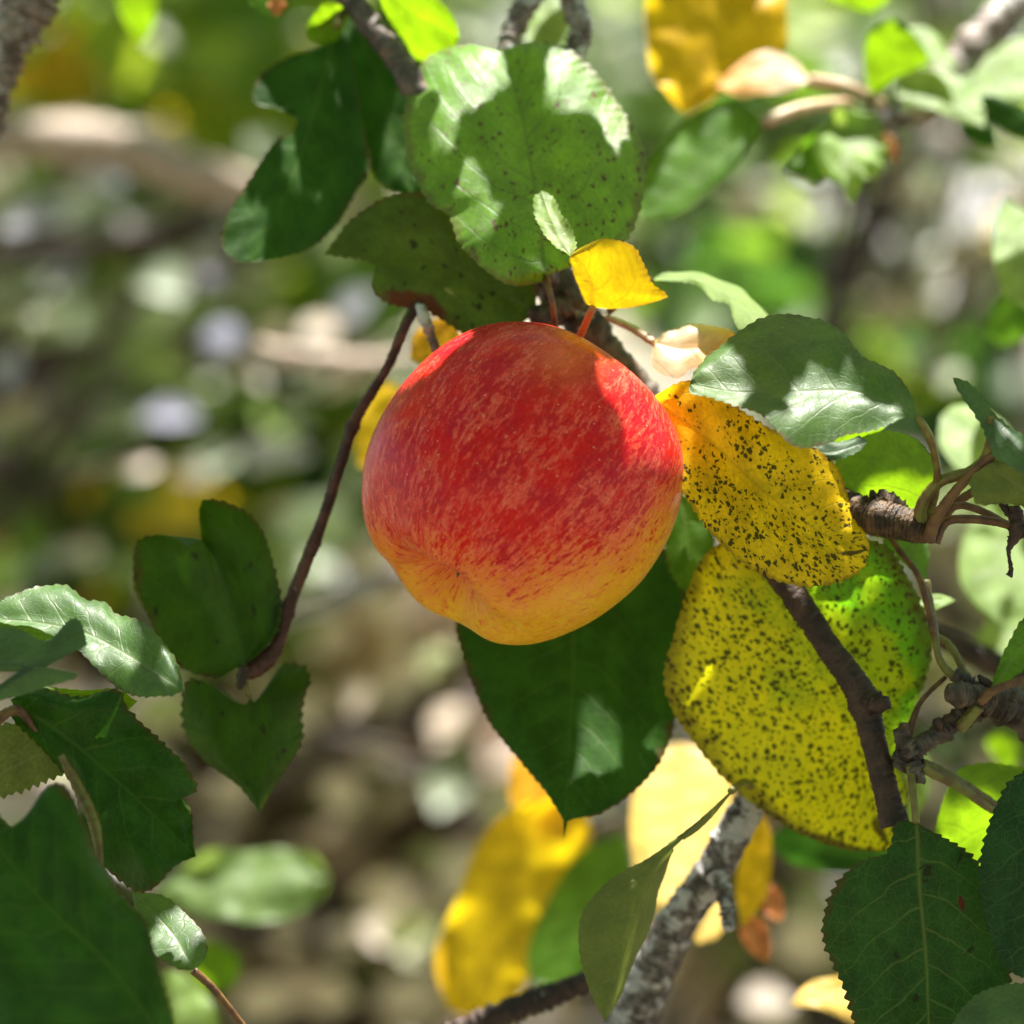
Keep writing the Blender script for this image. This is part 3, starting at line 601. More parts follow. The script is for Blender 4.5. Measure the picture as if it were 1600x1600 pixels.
# ------------------------------------------------------------------ lower right twig
lr = thing('knobbly_twig', 'knobbly grey brown twig at the lower right carrying dark veined leaves', 'twig', P(1500, 1120, 0))
join_wood('stem', [([(1680, 1230, 14, 28), (1625, 1150, 8, 26), (1585, 1108, 5, 25), (1545, 1095, 3, 24), (1505, 1118, 1, 18), (1462, 1150, 0, 15), (1425, 1176, 0, 17), (1408, 1205, 0, 16)], dict(seg=22, rough=.12, step=2, knots=((.45, .3, .04), (.75, .35, .02), (.95, .4, .05)))),
                   ([(1545, 1098, 0, 20), (1515, 1086, -4, 17), (1492, 1084, -7, 17), (1481, 1084, -8, 11)], dict(seg=18, rough=.16, ring=.22, ringlen=6, step=1.5)),
                   ([(1530, 1085, 2, 16), (1508, 1066, 2, 13), (1490, 1052, 2, 10)], dict(seg=16, rough=.2, ring=.25, ringlen=6, step=1.5)),
                   ([(1425, 1180, -4, 15), (1410, 1155, -4, 12), (1412, 1130, -3, 7)], dict(seg=14, rough=.4)),
                   ([(1425, 1190, -4, 12), (1436, 1215, -5, 9), (1446, 1222, -5, 4)], dict(seg=12, rough=.4))], BARK, lr)
for pts in ([(1470, 1138, -3, 8), (1465, 1128, -4, 9), (1462, 1122, -4, 5)], [(1555, 1075, 0, 9), (1538, 1065, 0, 7), (1528, 1055, 0, 3)]):
    wood('bud', pts, BARK_DARK, lr, seg=10, rough=.2)
leaf('leaf', lr, m_vein, (1432, 1286), [(1437, 1390), (1447, 1500), (1452, 1620)], (1462, 1760),
     [(1416, 1284), (1398, 1290), (1394, 1318), (1385, 1334), (1345, 1348), (1312, 1378), (1290, 1425), (1290, 1472), (1320, 1540), (1345, 1620), (1390, 1700)],
     [(1460, 1302), (1510, 1332), (1542, 1372), (1562, 1430), (1576, 1505), (1568, 1580), (1545, 1640), (1505, 1710)],
     z=-10, lean=4, bulge=0.10, tooth=1.2, wave=1.6, petiole=[(1432, 1286, -10, 6), (1427, 1240, -8, 6), (1422, 1195, -4, 7)], label='dark green leaf with fine pale veins at the lower right', seed=24)
leaf('leaf', lr, m_vein2, (1650, 1170), [(1645, 1300), (1625, 1420)], (1597, 1528),
     [(1612, 1198), (1575, 1228), (1550, 1280), (1534, 1345), (1535, 1405), (1550, 1460), (1570, 1505)], [(1690, 1240), (1710, 1380), (1660, 1490)],
     z=-18, lean=4, turn=-12, tooth=1.0, bulge=0.14, label='blackish green leaf cut by the right edge', seed=25)
leaf('leaf', lr, m_grey, (1660, 1560), [(1580, 1590)], (1482, 1612), [(1620, 1540), (1560, 1540), (1512, 1568)], [(1640, 1640), (1560, 1650), (1510, 1635)], z=-26, lean=30, tooth=.5, label='grey green leaf in the bottom right corner', seed=26)
leaf('leaf', lr, m_lime, (1640, 1290), [(1550, 1290)], (1448, 1352), [(1620, 1215), (1560, 1194), (1505, 1202), (1480, 1235), (1462, 1290)], [(1600, 1350), (1530, 1385), (1470, 1375)], z=26, lean=-22, under=True, tooth=.4, lit=[(1550, 1290, 60, 40), (1500, 1340, 30)], label='bright translucent leaf behind the dark veined leaf', seed=27,
     petiole=[(1560, 1270, 8, 6), (1500, 1230, 0, 8), (1440, 1198, -4, 9)])
wood('stalk', [(1440, 1190, 0, 6), (1490, 1215, 4, 7), (1560, 1262, 12, 7), (1600, 1290, 16, 6)], PET, lr, seg=10)
leaf('leaf', lr, m_green, (1546, 1084), [(1590, 1020)], (1660, 930), [(1556, 1050), (1575, 1008), (1605, 960)], [(1580, 1060), (1620, 1030), (1660, 980)], z=-4, lean=5, tooth=.4, petiole=[(1546, 1084, -4, 7), (1520, 1110, -3, 8), (1500, 1135, -3, 8)], seed=28)
wood('stalk', [(1530, 1095, -6, 9), (1560, 1075, -8, 7), (1620, 1055, -8, 7)], PET_BROWN, lr, seg=10)
wood('stalk', [(1500, 1140, -4, 9), (1530, 1105, -6, 8)], PET, lr, seg=10)
leaf('leaf', lr, m_green, (1446, 908), [(1425, 870)], (1385, 832), [(1428, 895), (1400, 868), (1380, 848)], [(1450, 885), (1450, 850), (1425, 825)], z=14, lean=10, tooth=.3, seed=29, under=True,
     petiole=[(1446, 908, 10, 7), (1458, 970, 6, 6), (1468, 1030, 3, 6), (1500, 1068, 2, 8)], pmat=PET)
wood('stalk', [(1380, 818, 16, 5), (1404, 858, 12, 5), (1432, 895, 8, 5), (1448, 940, 6, 6), (1458, 990, 4, 5)], PET_BROWN, lr, seg=10)
wood('stalk', [(1455, 990, 10, 5), (1485, 1010, 8, 6), (1512, 1060, 4, 6)], PET, lr, seg=10)
wood('stalk', [(1478, 1058, 4, 4), (1440, 1095, 2, 4), (1425, 1130, 0, 6), (1415, 1165, 0, 7)], PET_BROWN, lr, seg=10)
leaf('leaf', lr, m_pale, (1432, 946), [(1460, 938)], (1494, 938), [(1450, 930), (1475, 930)], [(1455, 950), (1478, 946)], z=30, lean=50, tooth=.2, shade=False, lit=[(1460, 940, 50)], seed=30)

# ------------------------------------------------------------------ hanging olive leaf
ol = thing('hanging_shoot', 'lichen crusted grey branch at the bottom with a narrow folded olive leaf in front', 'branch', P(1060, 1440, 48))
join_wood('stem', [([(1215, 1200, 42, 20), (1180, 1245, 40, 24), (1152, 1290, 42, 28), (1112, 1365, 46, 30), (1062, 1435, 50, 31), (1022, 1515, 54, 34), (985, 1600, 58, 38), (960, 1680, 60, 40)], dict(seg=30, rough=.07, step=2.4)),
                   ([(1120, 1370, 40, 16), (1135, 1410, 36, 13), (1138, 1455, 34, 9)], dict(seg=16, rough=.3))], BARK_LICHEN, ol)
wood('twig', [(990, 1500, 58, 18), (915, 1535, 58, 18), (800, 1578, 60, 20), (700, 1620, 62, 22)], BARK_DARK, ol, seg=18, rough=.15)
leaf('leaf', ol, m_olive, (1142, 1236), [(1075, 1303), (1020, 1362), (988, 1450), (965, 1530)], (944, 1596),
     [(1085, 1287), (1015, 1340), (962, 1368), (922, 1408), (905, 1452), (910, 1510), (926, 1560)], [(1092, 1292, 4), (1052, 1325, 8), (1034, 1372, 12), (1014, 1440, 14), (990, 1505, 10), (965, 1562, 5)],
     z=-2, lean=8, turn=-10, under=True, tooth=.4, bulge=0.1, label='narrow folded olive leaf hanging at the bottom', petiole=[(1142, 1236, 4, 6), (1165, 1222, 20, 6), (1182, 1240, 34, 6)], seed=31)

# ------------------------------------------------------------------ lower left leaves
ll = thing('near_shoot', 'close, soft focus shoot of large dark leaves filling the lower left corner', 'shoot', P(60, 1300, -30))
wood('stem', [(-120, 1250, -35, 12), (-60, 1180, -30, 10), (20, 1110, -25, 8), (60, 1150, -22, 6)], PET_BROWN, ll, seg=10)
leaf('leaf', ll, m_net, (288, 1082), [(210, 1030), (120, 985), (0, 968)], (-60, 985), [(284, 1058), (268, 1022), (232, 986), (182, 958), (164, 936), (132, 932), (100, 912), (50, 926), (0, 945), (-40, 962)],
     [(268, 1096), (232, 1090), (200, 1072), (150, 1045), (100, 1012), (40, 1002), (-30, 1012)], z=-16, lean=46, bulge=0.2, wave=2, lit=[(60, 950, 110, 60), (165, 980, 38, 60), (185, 1040, 20, 16)], label='leaf with a broad white sunlit patch at the left edge', seed=32)
leaf('leaf', ll, m_grey, (-60, 1050), [(40, 1030)], (136, 1008), [(-30, 985), (30, 985), (72, 1002), (108, 970), (126, 974)], [(118, 1050), (60, 1078), (0, 1094), (-40, 1105)], z=-42, lean=25, tooth=.4, label='grey green leaf in front of the white patched leaf', seed=33)
leaf('leaf', ll, m_lime, (-40, 990), [(20, 988)], (85, 995), [(0, 975), (50, 980)], [(0, 998), (50, 1003)], z=-30, lean=40, tooth=.2, shade=False, seed=34)
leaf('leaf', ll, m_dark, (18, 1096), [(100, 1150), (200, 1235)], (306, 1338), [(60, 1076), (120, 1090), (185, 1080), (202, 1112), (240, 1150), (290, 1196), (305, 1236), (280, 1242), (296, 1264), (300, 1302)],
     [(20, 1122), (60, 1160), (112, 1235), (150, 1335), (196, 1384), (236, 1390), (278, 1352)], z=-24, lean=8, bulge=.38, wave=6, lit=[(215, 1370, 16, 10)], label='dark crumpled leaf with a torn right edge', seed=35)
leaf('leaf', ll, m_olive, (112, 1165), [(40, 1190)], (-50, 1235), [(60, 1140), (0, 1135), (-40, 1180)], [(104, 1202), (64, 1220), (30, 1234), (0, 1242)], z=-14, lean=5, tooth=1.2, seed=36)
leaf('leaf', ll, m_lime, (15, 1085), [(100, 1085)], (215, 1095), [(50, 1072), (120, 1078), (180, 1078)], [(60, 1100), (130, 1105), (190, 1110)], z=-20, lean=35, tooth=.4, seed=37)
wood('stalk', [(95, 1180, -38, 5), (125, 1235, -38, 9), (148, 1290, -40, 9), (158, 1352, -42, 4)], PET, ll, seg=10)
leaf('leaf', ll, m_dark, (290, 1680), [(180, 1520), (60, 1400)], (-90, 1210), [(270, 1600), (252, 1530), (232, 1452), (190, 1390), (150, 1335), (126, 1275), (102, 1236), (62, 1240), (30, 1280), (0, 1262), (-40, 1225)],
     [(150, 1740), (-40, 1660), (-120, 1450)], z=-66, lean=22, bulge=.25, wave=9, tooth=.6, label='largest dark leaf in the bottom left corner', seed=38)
leaf('leaf', ll, m_net, (302, 1516), [(270, 1460)], (206, 1388), [(322, 1492), (318, 1462), (292, 1430), (252, 1400)], [(270, 1508), (242, 1490), (230, 1460), (212, 1420)], z=-22, lean=44, tooth=.4, lit=[(250, 1480, 40, 16), (290, 1440, 36, 14)], petiole=[(302, 1516, -22, 7), (338, 1550, -20, 6), (392, 1620, -16, 6)], pmat=PET_BROWN, label='small curled leaf with white stripes of sun', seed=39)

# ------------------------------------------------------------------ blurred things just behind
def bleaf(par, mat, base, mid, tip, A, B, z, **kw):
    kw.setdefault('shade', False); kw.setdefault('lit', [(800, 800, 3000)]); kw.setdefault('rows', 36); kw.setdefault('cols', 5); kw.setdefault('tooth', .2)
    return leaf('leaf', par, mat, base, mid, tip, A, B, z=z, **kw)
r1 = thing('sunlit_spur', 'blurred sunlit spur at the top right with golden and bright green leaves', 'spur', P(1400, 170, 150))
join_wood('stem', [([(1650, -60, 190, 30), (1560, 30, 175, 27), (1490, 105, 165, 26), (1440, 170, 155, 24), (1400, 175, 150, 20)], dict(seg=18, rough=.15)),
                   ([(1400, 175, 150, 18), (1380, 200, 150, 24), (1395, 240, 150, 12)], dict(seg=14, rough=.3))], BARK_GREY, r1)
bleaf(r1, m_gold, (1130, -60), [(1120, 40)], (1072, 180), [(1035, -40), (1008, 10), (1015, 90), (1040, 160)], [(1215, -40), (1228, 20), (1225, 80), (1170, 110), (1110, 155)], 150, lean=12, wave=6, label='large golden yellow blurred leaf')
bleaf(r1, m_cream, (1265, 125), [(1200, 100)], (1118, 135), [(1245, 98), (1200, 80), (1160, 95)], [(1240, 140), (1190, 148), (1150, 150)], 135, lean=40, petiole=[(1265, 125, 136, 10), (1330, 138, 142, 9), (1380, 165, 150, 9)], pmat=PET_PALE, label='cream curled leaf below the golden one')
bleaf(r1, m_green, (1195, 190), [(1110, 250)], (1000, 345), [(1150, 158), (1080, 180), (1020, 240), (1000, 300)], [(1180, 220), (1120, 290), (1060, 335)], 120, lean=30, lit=[(1100, 260, 60, 50), (1030, 335, 30, 20)], shade=True, petiole=[(1195, 190, 122, 11), (1260, 168, 130, 10), (1330, 160, 142, 10)], pmat=PET_PALE)
bleaf(r1, m_pale, (1380, 195), [(1320, 230)], (1320, 300), [(1330, 180), (1280, 200), (1280, 260)], [(1385, 240), (1370, 275)], 130, lean=40, wave=6)
bleaf(r1, m_green, (1370, 215), [(1300, 210)], (1225, 265), [(1320, 185), (1260, 220)], [(1330, 250), (1270, 275)], 138, lean=30, wave=5)
bleaf(r1, m_lime, (1362, 150), [(1375, 90)], (1400, 30), [(1350, 100), (1360, 50)], [(1400, 120), (1450, 95), (1430, 55)], 140, lean=-20, petiole=[(1362, 150, 140, 6), (1358, 170, 148, 6)], label='yellow green leaf glowing in the sun')
bleaf(r1, m_pale, (1400, 150), [(1470, 150)], (1540, 200), [(1410, 110), (1470, 110), (1530, 150)], [(1430, 165), (1480, 180)], 145, lean=50)
bleaf(r1, m_pale, (1375, 60), [(1430, 70)], (1500, 110), [(1400, 45), (1460, 50)], [(1400, 80), (1460, 100)], 150, lean=50)
bleaf(r1, m_pale, (1480, 170), [(1560, 130)], (1660, 120), [(1500, 110), (1560, 70), (1620, 60)], [(1520, 190), (1580, 170)], 160, lean=45)
bleaf(r1, m_dark, (1530, 150), [(1580, 190)], (1650, 230), [(1560, 150), (1620, 180)], [(1550, 190), (1600, 220)], 140, lean=10)
bleaf(r1, m_dark, (1500, 170), [(1540, 200)], (1560, 230), [(1545, 175)], [(1500, 205), (1530, 225)], 150, lean=10)
bleaf(r1, m_lime, (1290, -60), [(1330, -10)], (1365, 20), [(1270, -20), (1330, 10)], [(1360, -60), (1390, -10)], 150, lean=-20)
bleaf(r1, m_rust, (1385, 205), [(1392, 230)], (1402, 255), [(1378, 225)], [(1400, 225)], 140, lean=20)

r2 = thing('pale_leaf_shoot', 'blurred shoot at the right edge with wide pale sunlit leaves', 'shoot', P(1620, 700, 130))
wood('stem', [(1640, 500, 130, 12), (1625, 700, 130, 12), (1640, 1000, 130, 12)], BARK_GREY, r2, seg=12)
bleaf(r2, m_pale, (1630, 500), [(1590, 420)], (1572, 310), [(1570, 460), (1552, 400), (1556, 340)], [(1640, 440), (1620, 350)], 110, lean=45, label='pale leaf at the right edge')
bleaf(r2, m_pale, (1610, 750), [(1540, 690)], (1470, 650), [(1590, 690), (1540, 640), (1490, 635)], [(1560, 740), (1500, 735), (1468, 695)], 110, lean=48, label='round pale leaf with a shaded stripe')
bleaf(r2, m_pale, (1620, 780), [(1560, 850)], (1560, 975), [(1560, 780), (1510, 830), (1500, 900), (1530, 950)], [(1640, 850), (1640, 940)], 120, lean=42, lit=[(1530, 880, 30, 100), (1600, 880, 22, 100)], shade=True, label='wide pale leaf with a dark middle stripe')
bleaf(r2, m_pale, (1620, 960), [(1570, 1000)], (1540, 1050), [(1560, 960), (1520, 1010)], [(1610, 1040), (1570, 1060)], 160, lean=45)
bleaf(r2, m_green, (1640, 420), [(1580, 480)], (1540, 520), [(1600, 430), (1550, 470)], [(1620, 510), (1570, 540)], 190, lean=5)

r3 = thing('golden_leaf_shoot', 'blurred shoot below the apple with large golden leaves', 'shoot', P(900, 1230, 200))
wood('stem', [(1050, 1120, 200, 10), (930, 1190, 200, 9), (830, 1160, 205, 7)], BARK, r3, seg=10)
bleaf(r3, m_gold, (900, 1240), [(820, 1330), (760, 1450)], (735, 1590), [(800, 1260), (745, 1320), (715, 1400), (680, 1490), (700, 1560)], [(925, 1310), (880, 1370), (840, 1450), (820, 1540), (790, 1580)], 205, lean=0, turn=0, wave=6, lit=[(715, 1490, 40, 70), (860, 1270, 50, 30)], shade=True, label='large golden leaf hanging lowest below the apple', petiole=[(900, 1240, 202, 10), (925, 1195, 200, 9)])
bleaf(r3, m_orange, (830, 1160), [(835, 1220)], (850, 1320), [(800, 1190), (800, 1260)], [(870, 1200), (890, 1270)], 215, lean=30)
bleaf(r3, m_green, (975, 1300), [(920, 1400)], (860, 1540), [(910, 1330), (860, 1400), (825, 1480), (830, 1530)], [(990, 1370), (960, 1450), (910, 1530)], 190, lean=22, lit=[(865, 1500, 48, 34)], shade=True, label='dark green leaf with a sunlit lower end')
bleaf(r3, m_butter, (1060, 1160), [(1060, 1290)], (1030, 1440), [(1010, 1190), (985, 1270), (995, 1360)], [(1120, 1180), (1145, 1240), (1110, 1350), (1070, 1420)], 140, lean=42, label='cream yellow leaf in full sun right of the dark hanging leaf')
bleaf(r3, m_gold, (1190, 1270), [(1180, 1350)], (1160, 1450), [(1170, 1300), (1150, 1380)], [(1205, 1310), (1200, 1390)], 110, lean=10)
bleaf(r3, m_rust, (1165, 1430), [(1175, 1460)], (1200, 1505), [(1155, 1460), (1175, 1490)], [(1195, 1440), (1205, 1480)], 120, lean=15)
bleaf(r3, m_rust, (1190, 1380), [(1200, 1400)], (1220, 1440), [(1180, 1410), (1200, 1430)], [(1215, 1390), (1225, 1420)], 130, lean=15)
bleaf(r3, m_butter, (1130, 1390), [(1110, 1430)], (1090, 1475), [(1105, 1400), (1080, 1440)], [(1135, 1430), (1120, 1465)], 130, lean=40)
bleaf(r3, m_butter, (1350, 1540), [(1290, 1550)], (1232, 1570), [(1320, 1528), (1265, 1535)], [(1350, 1600), (1290, 1580)], 100, lean=40, label='cream leaf tip left of the dark veined leaf')
bleaf(r3, m_orange, (710, 500), [(680, 530)], (640, 560), [(690, 495), (650, 520)], [(720, 540), (670, 570)], 70, lean=10)
bleaf(r3, m_gold, (640, 620), [(590, 650)], (560, 730), [(600, 600), (555, 660)], [(640, 690), (590, 730)], 170, lean=15)

r4 = thing('pale_lone_leaf_twig', 'blurred thin twig at the lower left carrying one long pale green leaf', 'twig', P(380, 1380, 260))
wood('stem', [(120, 1340, 262, 8), (240, 1390, 262, 7)], BARK_GREY, r4, seg=10)
bleaf(r4, m_far, (240, 1390), [(380, 1392)], (515, 1372), [(310, 1345), (400, 1322), (480, 1330)], [(300, 1425), (390, 1438), (470, 1420)], 260, lean=40, wave=4, bulge=-.2)
bleaf(r4, m_lime, (300, 1480), [(340, 1500)], (375, 1530), [(330, 1470), (370, 1490)], [(300, 1520), (340, 1550)], 260, lean=-15)
bleaf(r4, m_pale, (240, 1520), [(280, 1570)], (330, 1640), [(280, 1520), (340, 1580)], [(250, 1600), (300, 1650)], 150, lean=35, lit=[(300, 1560, 30)], shade=True)

for lab, pts, mt in (('blurred dark twig crossing the left edge at mid height', [(-60, 650, 900, 17), (60, 590, 900, 17), (190, 500, 900, 16), (300, 430, 900, 14), (430, 370, 900, 10)], BARK_DARK),
                     ('blurred brown twig sagging below the pale bough at the left', [(-60, 385, 800, 14), (80, 398, 800, 14), (200, 372, 800, 13), (300, 335, 800, 13), (330, 270, 800, 10)], BARK_DARK),
                     ('blurred grey twig running behind the lower end of the bare twig', [(380, 990, 600, 10), (500, 945, 600, 16), (600, 905, 600, 22), (720, 880, 600, 18)], BARK_GREY),
                     ('blurred pale pinkish twig left of the apple', [(400, 545, 520, 14), (470, 560, 520, 18), (560, 570, 530, 18), (640, 560, 540, 10)], BARK_BEIGE),
                     ('blurred dark twig below the heart shaped leaf', [(280, 1290, 1000, 12), (400, 1240, 1000, 14), (520, 1180, 1000, 16), (640, 1100, 1000, 14), (720, 1010, 1000, 10)], BARK),
                     ('blurred dark stem in the shade at the upper right', [(1290, 560, 1000, 24), (1330, 430, 1000, 30), (1380, 300, 1000, 26), (1410, 200, 1000, 20)], BARK_DARK)):
    bt = thing('blurred_twig', lab, 'twig', P(*pts[0][:3])); wood('stem', pts, mt, bt, seg=12, rough=.12)
r5 = thing('lichened_branch', 'thick grey lichened branch crossing the top left corner', 'branch', P(20, 60, 75))
wood('stem', [(300, -620, 110, 60), (75, -90, 80, 46), (45, -10, 78, 44), (15, 60, 76, 36), (-5, 130, 75, 26), (-20, 220, 74, 22)], BARK_GREY, r5, seg=32, rough=.18, step=2.5)
r6 = thing('forked_twig', 'two short grey twigs at the top edge behind the broad green leaf', 'twig', P(850, 60, 62))
join_wood('stem', [([(930, -420, 95, 30), (850, -60, 70, 20), (825, 0, 66, 18), (798, 60, 60, 17), (790, 130, 56, 17), (780, 240, 50, 17)], dict(seg=18, rough=.18)), ([(930, -420, 95, 28), (890, -60, 70, 20), (895, 0, 66, 19), (905, 60, 62, 18), (860, 160, 58, 17), (780, 250, 50, 16)], dict(seg=18, rough=.18))], BARK_GREY, r6)
bleaf(r6, m_pale, (860, -40), [(852, 20)], (845, 90), [(835, -10), (825, 60)], [(885, 0), (880, 60)], 90, lean=40)
r7 = thing('top_edge_twig', 'blurred twig at the top left with a drooping yellow green leaf', 'twig', P(300, -40, 140))
wood('stem', [(120, -60, 150, 10), (300, -40, 140, 8), (460, -50, 120, 8)], BARK, r7, seg=10)
bleaf(r7, m_lime, (200, -50), [(212, 10)], (218, 68), [(180, -30), (185, 10), (205, 50)], [(235, -30), (245, 10), (235, 50)], 210, lean=-20)
bleaf(r7, m_green, (440, -40), [(420, 0)], (430, 26), [(390, -30), (385, 0), (410, 20)], [(460, -20), (450, 15)], 70, lean=15)
bleaf(r7, m_rust, (435, -5), [(432, 10)], (430, 27), [(418, 5)], [(448, 8)], 66, lean=10)
r8 = thing('dim_twig', 'blurred dark twig behind the knobbly twig at the right', 'twig', P(1550, 1040, 110))
wood('stem', [(1380, 960, 120, 10), (1480, 1000, 112, 18), (1560, 1040, 110, 19), (1680, 1090, 110, 20)], BARK_DARK, r8, seg=14)
bleaf(r8, m_lime, (1590, 1170), [(1565, 1175)], (1540, 1160), [(1580, 1150), (1555, 1145)], [(1585, 1195), (1560, 1195)], 200, lean=-15)
bleaf(r8, m_dark, (1400, 1340), [(1320, 1335)], (1200, 1310), [(1350, 1300), (1250, 1280)], [(1340, 1365), (1240, 1350)], 150, lean=0, lit=())
bleaf(r8, m_pale, (1450, 1180), [(1400, 1240)], (1370, 1310), [(1400, 1190), (1360, 1250)], [(1450, 1240), (1410, 1300)], 110, lean=25, lit=())

# ------------------------------------------------------------------ foliage kept as masses
FOL = foliage_material('foliage', 0.4, 0.45, 0.35); FOLB = foliage_material('foliage_glossy', 0.35, 0.38, 0.6)
def leaf_cloud(name, items, mat, parent=None):
    """items: (centre, size, tint, normal vector or None)"""
    V = []; F = []; Ct = []
    rnd = random.Random(len(items))
    for c, sz, tint, nrm in items:
        n = Vector(nrm).normalized() if nrm is not None else Vector((rnd.gauss(0, 1), rnd.gauss(0, 1), abs(rnd.gauss(0, 1)) + .4)).normalized()
        a = n.orthogonal().normalized(); ang = rnd.random() * 6.28; bb = n.cross(a)
        d = a * math.cos(ang) + bb * math.sin(ang); e = n.cross(d)
        b = len(V); wd = sz * (0.30 + 0.12 * rnd.random()); fold = n * sz * 0.12; curl = n * sz * 0.18 * (rnd.random() - .5)
        V += [c - d * sz * .5, c - d * sz * .2 + e * wd * .85 + fold, c - d * sz * .2, c - d * sz * .2 - e * wd * .85 + fold,
              c + d * sz * .18 + e * wd + fold + curl, c + d * sz * .18 + curl * .6, c + d * sz * .18 - e * wd + fold + curl, c + d * sz * .55 + curl * 2]
        F += [(b, b + 2, b + 1), (b, b + 3, b + 2), (b + 1, b + 2, b + 5, b + 4), (b + 2, b + 3, b + 6, b + 5), (b + 4, b + 5, b + 7), (b + 5, b + 6, b + 7)]
        k = 0.75 + 0.5 * rnd.random(); t = (tint[0] * k, tint[1] * k, tint[2] * k, 1)
        Ct += [t] * 8
    me = mesh(name, V, F)
    ca = me.color_attributes.new('tint', 'FLOAT_COLOR', 'POINT'); ca.data.foreach_set('color', np.array(Ct).ravel())
    o = link(name, me, mat, parent); tag(o, kind='stuff'); return o

# unseen crown above the picture: leaves placed along sun rays to throw the dapples
def sun_uv(p):
    return (p.dot(SA_), p.dot(SB_))
SA_ = SUN.orthogonal().normalized()
SA_ = (RT - SUN * RT.dot(SUN)).normalized(); SB_ = SUN.cross(SA_)
def build_shade_crown():
    lit = np.array([sun_uv(p) for p in LIT]); sh = [p for p in SHADE]
    G = 0.0018
    shade_cells = {}
    for p in sh:
        a, b = sun_uv(p); shade_cells.setdefault((int(a // G), int(b // G)), p)
    litc = {(int(a // G), int(b // G)) for a, b in lit}
    todo = [k for k in shade_cells if k not in litc]
    lk = np.array(sorted(litc), float) * G + G / 2
    random.Random(3).shuffle(todo)
    covered = set(); items = []
    rnd = random.Random(5)
    for key in todo:
        if key in covered: continue
        c = np.array([(key[0] + .5) * G, (key[1] + .5) * G])
        dmin = np.sqrt(((lk - c) ** 2).sum(1).min())
        r = min(0.024, (dmin - 0.0006) / 1.17)
        if r < 0.0018: continue
        p = shade_cells[key]
        # climb along the ray to the sun until well above the frame
        t = 0.05
        while True:
            q = p + SUN * t; d = (q - CAM).dot(FWD); py = 800 - (q - CAM).dot(UP) / d / K
            if py < -60 - (r * 1.3) / (K * d): break
            t += 0.01
        q = p + SUN * (t + (0.10 + rnd.random() * 0.30) * min(1.0, r / 0.006))
        nrm = (SUN + Vector((rnd.gauss(0, .22), rnd.gauss(0, .22), rnd.gauss(0, .1)))).normalized()
        tint = rnd.choice([(0.035, 0.085, 0.012), (0.05, 0.11, 0.015), (0.028, 0.07, 0.012)])
        items.append((q, r * 2.0, tint, nrm))
        rr = r * 0.62; m_ = int(rr // G) + 1
        for i in range(-m_, m_ + 1):
            for j in range(-m_, m_ + 1):
                if (i * i + j * j) * G * G < rr * rr: covered.add((key[0] + i, key[1] + j))
    return items
items = build_shade_crown()
print('crown leaves', len(items), 'lit', len(LIT), 'shade', len(SHADE))
ov = thing('shade_bough', 'unseen leafy bough above the picture, its leaves placed to dapple the apple', 'bough', P(800, -500, 120))
wood('stem', [(-300, -520, 160, 30), (300, -450, 130, 34), (900, -480, 120, 36), (1500, -560, 120, 34), (2100, -620, 140, 40)], BARK, ov, seg=14, rough=.12, step=12)
def leaf_cloud_round(name, items, mat, parent):
    V = []; F = []; Ct = []; rnd = random.Random(2)
    for c, sz, tint, nrm in items:
        n = nrm; a = n.orthogonal().normalized(); ang = rnd.random() * 6.28; bb = n.cross(a)
        d = a * math.cos(ang) + bb * math.sin(ang); e = n.cross(d); r = sz / 2
        b = len(V); V.append(c); N = 14
        for k in range(N):
            t = 2 * math.pi * k / N; rad = r * (1.0 + 0.06 * math.sin(3 * t)) * (1.06 if k % 2 else 0.98)
            V.append(c + d * rad * math.cos(t) * 1.12 + e * rad * math.sin(t) * 0.88 + n * (r * 0.15 * abs(math.sin(t))))
        for k in range(N): F.append((b, b + 1 + k, b + 1 + (k + 1) % N))
        Ct += [(*tint, 1)] * (N + 1)
    me = mesh(name, V, F); ca = me.color_attributes.new('tint', 'FLOAT_COLOR', 'POINT'); ca.data.foreach_set('color', np.array(Ct).ravel())
    o = link(name, me, mat, parent); tag(o, kind='stuff'); return o
leaf_cloud_round('foliage', items, FOL, ov)

# ------------------------------------------------------------------ the orchard behind
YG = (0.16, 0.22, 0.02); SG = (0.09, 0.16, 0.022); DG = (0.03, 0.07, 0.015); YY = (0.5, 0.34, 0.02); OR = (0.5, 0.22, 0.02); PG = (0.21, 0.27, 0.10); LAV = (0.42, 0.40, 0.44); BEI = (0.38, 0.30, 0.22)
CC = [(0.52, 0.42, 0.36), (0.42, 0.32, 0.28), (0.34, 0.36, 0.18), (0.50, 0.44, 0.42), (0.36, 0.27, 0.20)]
DRY = [(0.30, 0.22, 0.17), (0.40, 0.33, 0.26), (0.035, 0.022, 0.016), (0.06, 0.04, 0.03), (0.14, 0.15, 0.05), (0.36, 0.27, 0.24)]; DK = [(0.02, 0.015, 0.01), (0.03, 0.04, 0.01), (0.05, 0.03, 0.02)]  # DK: near-black leaf tints standing in for shaded gaps in the foliage
def SPOTS(seed, x0, x1, y0, y1, n):
    """single dry or grey leaves added as bright blurred spots, turned to the sun"""
    r = random.Random(seed); out = []
    for _ in range(n):
        y = r.uniform(y0, y1); low = y > 950
        c = r.choice([(0.46, 0.38, 0.33), (0.36, 0.27, 0.23), (0.50, 0.42, 0.36), (0.28, 0.30, 0.14)] if low else [(0.30, 0.34, 0.22), (0.32, 0.32, 0.40), (0.16, 0.24, 0.05), (0.42, 0.36, 0.32), (0.22, 0.28, 0.12)])
        out.append((P(r.uniform(x0, x1), y, r.uniform(700, 1050)), r.uniform(.014, .036), c, Vector((r.gauss(0, .25), -.65 + r.gauss(0, .15), .75))))
    return out
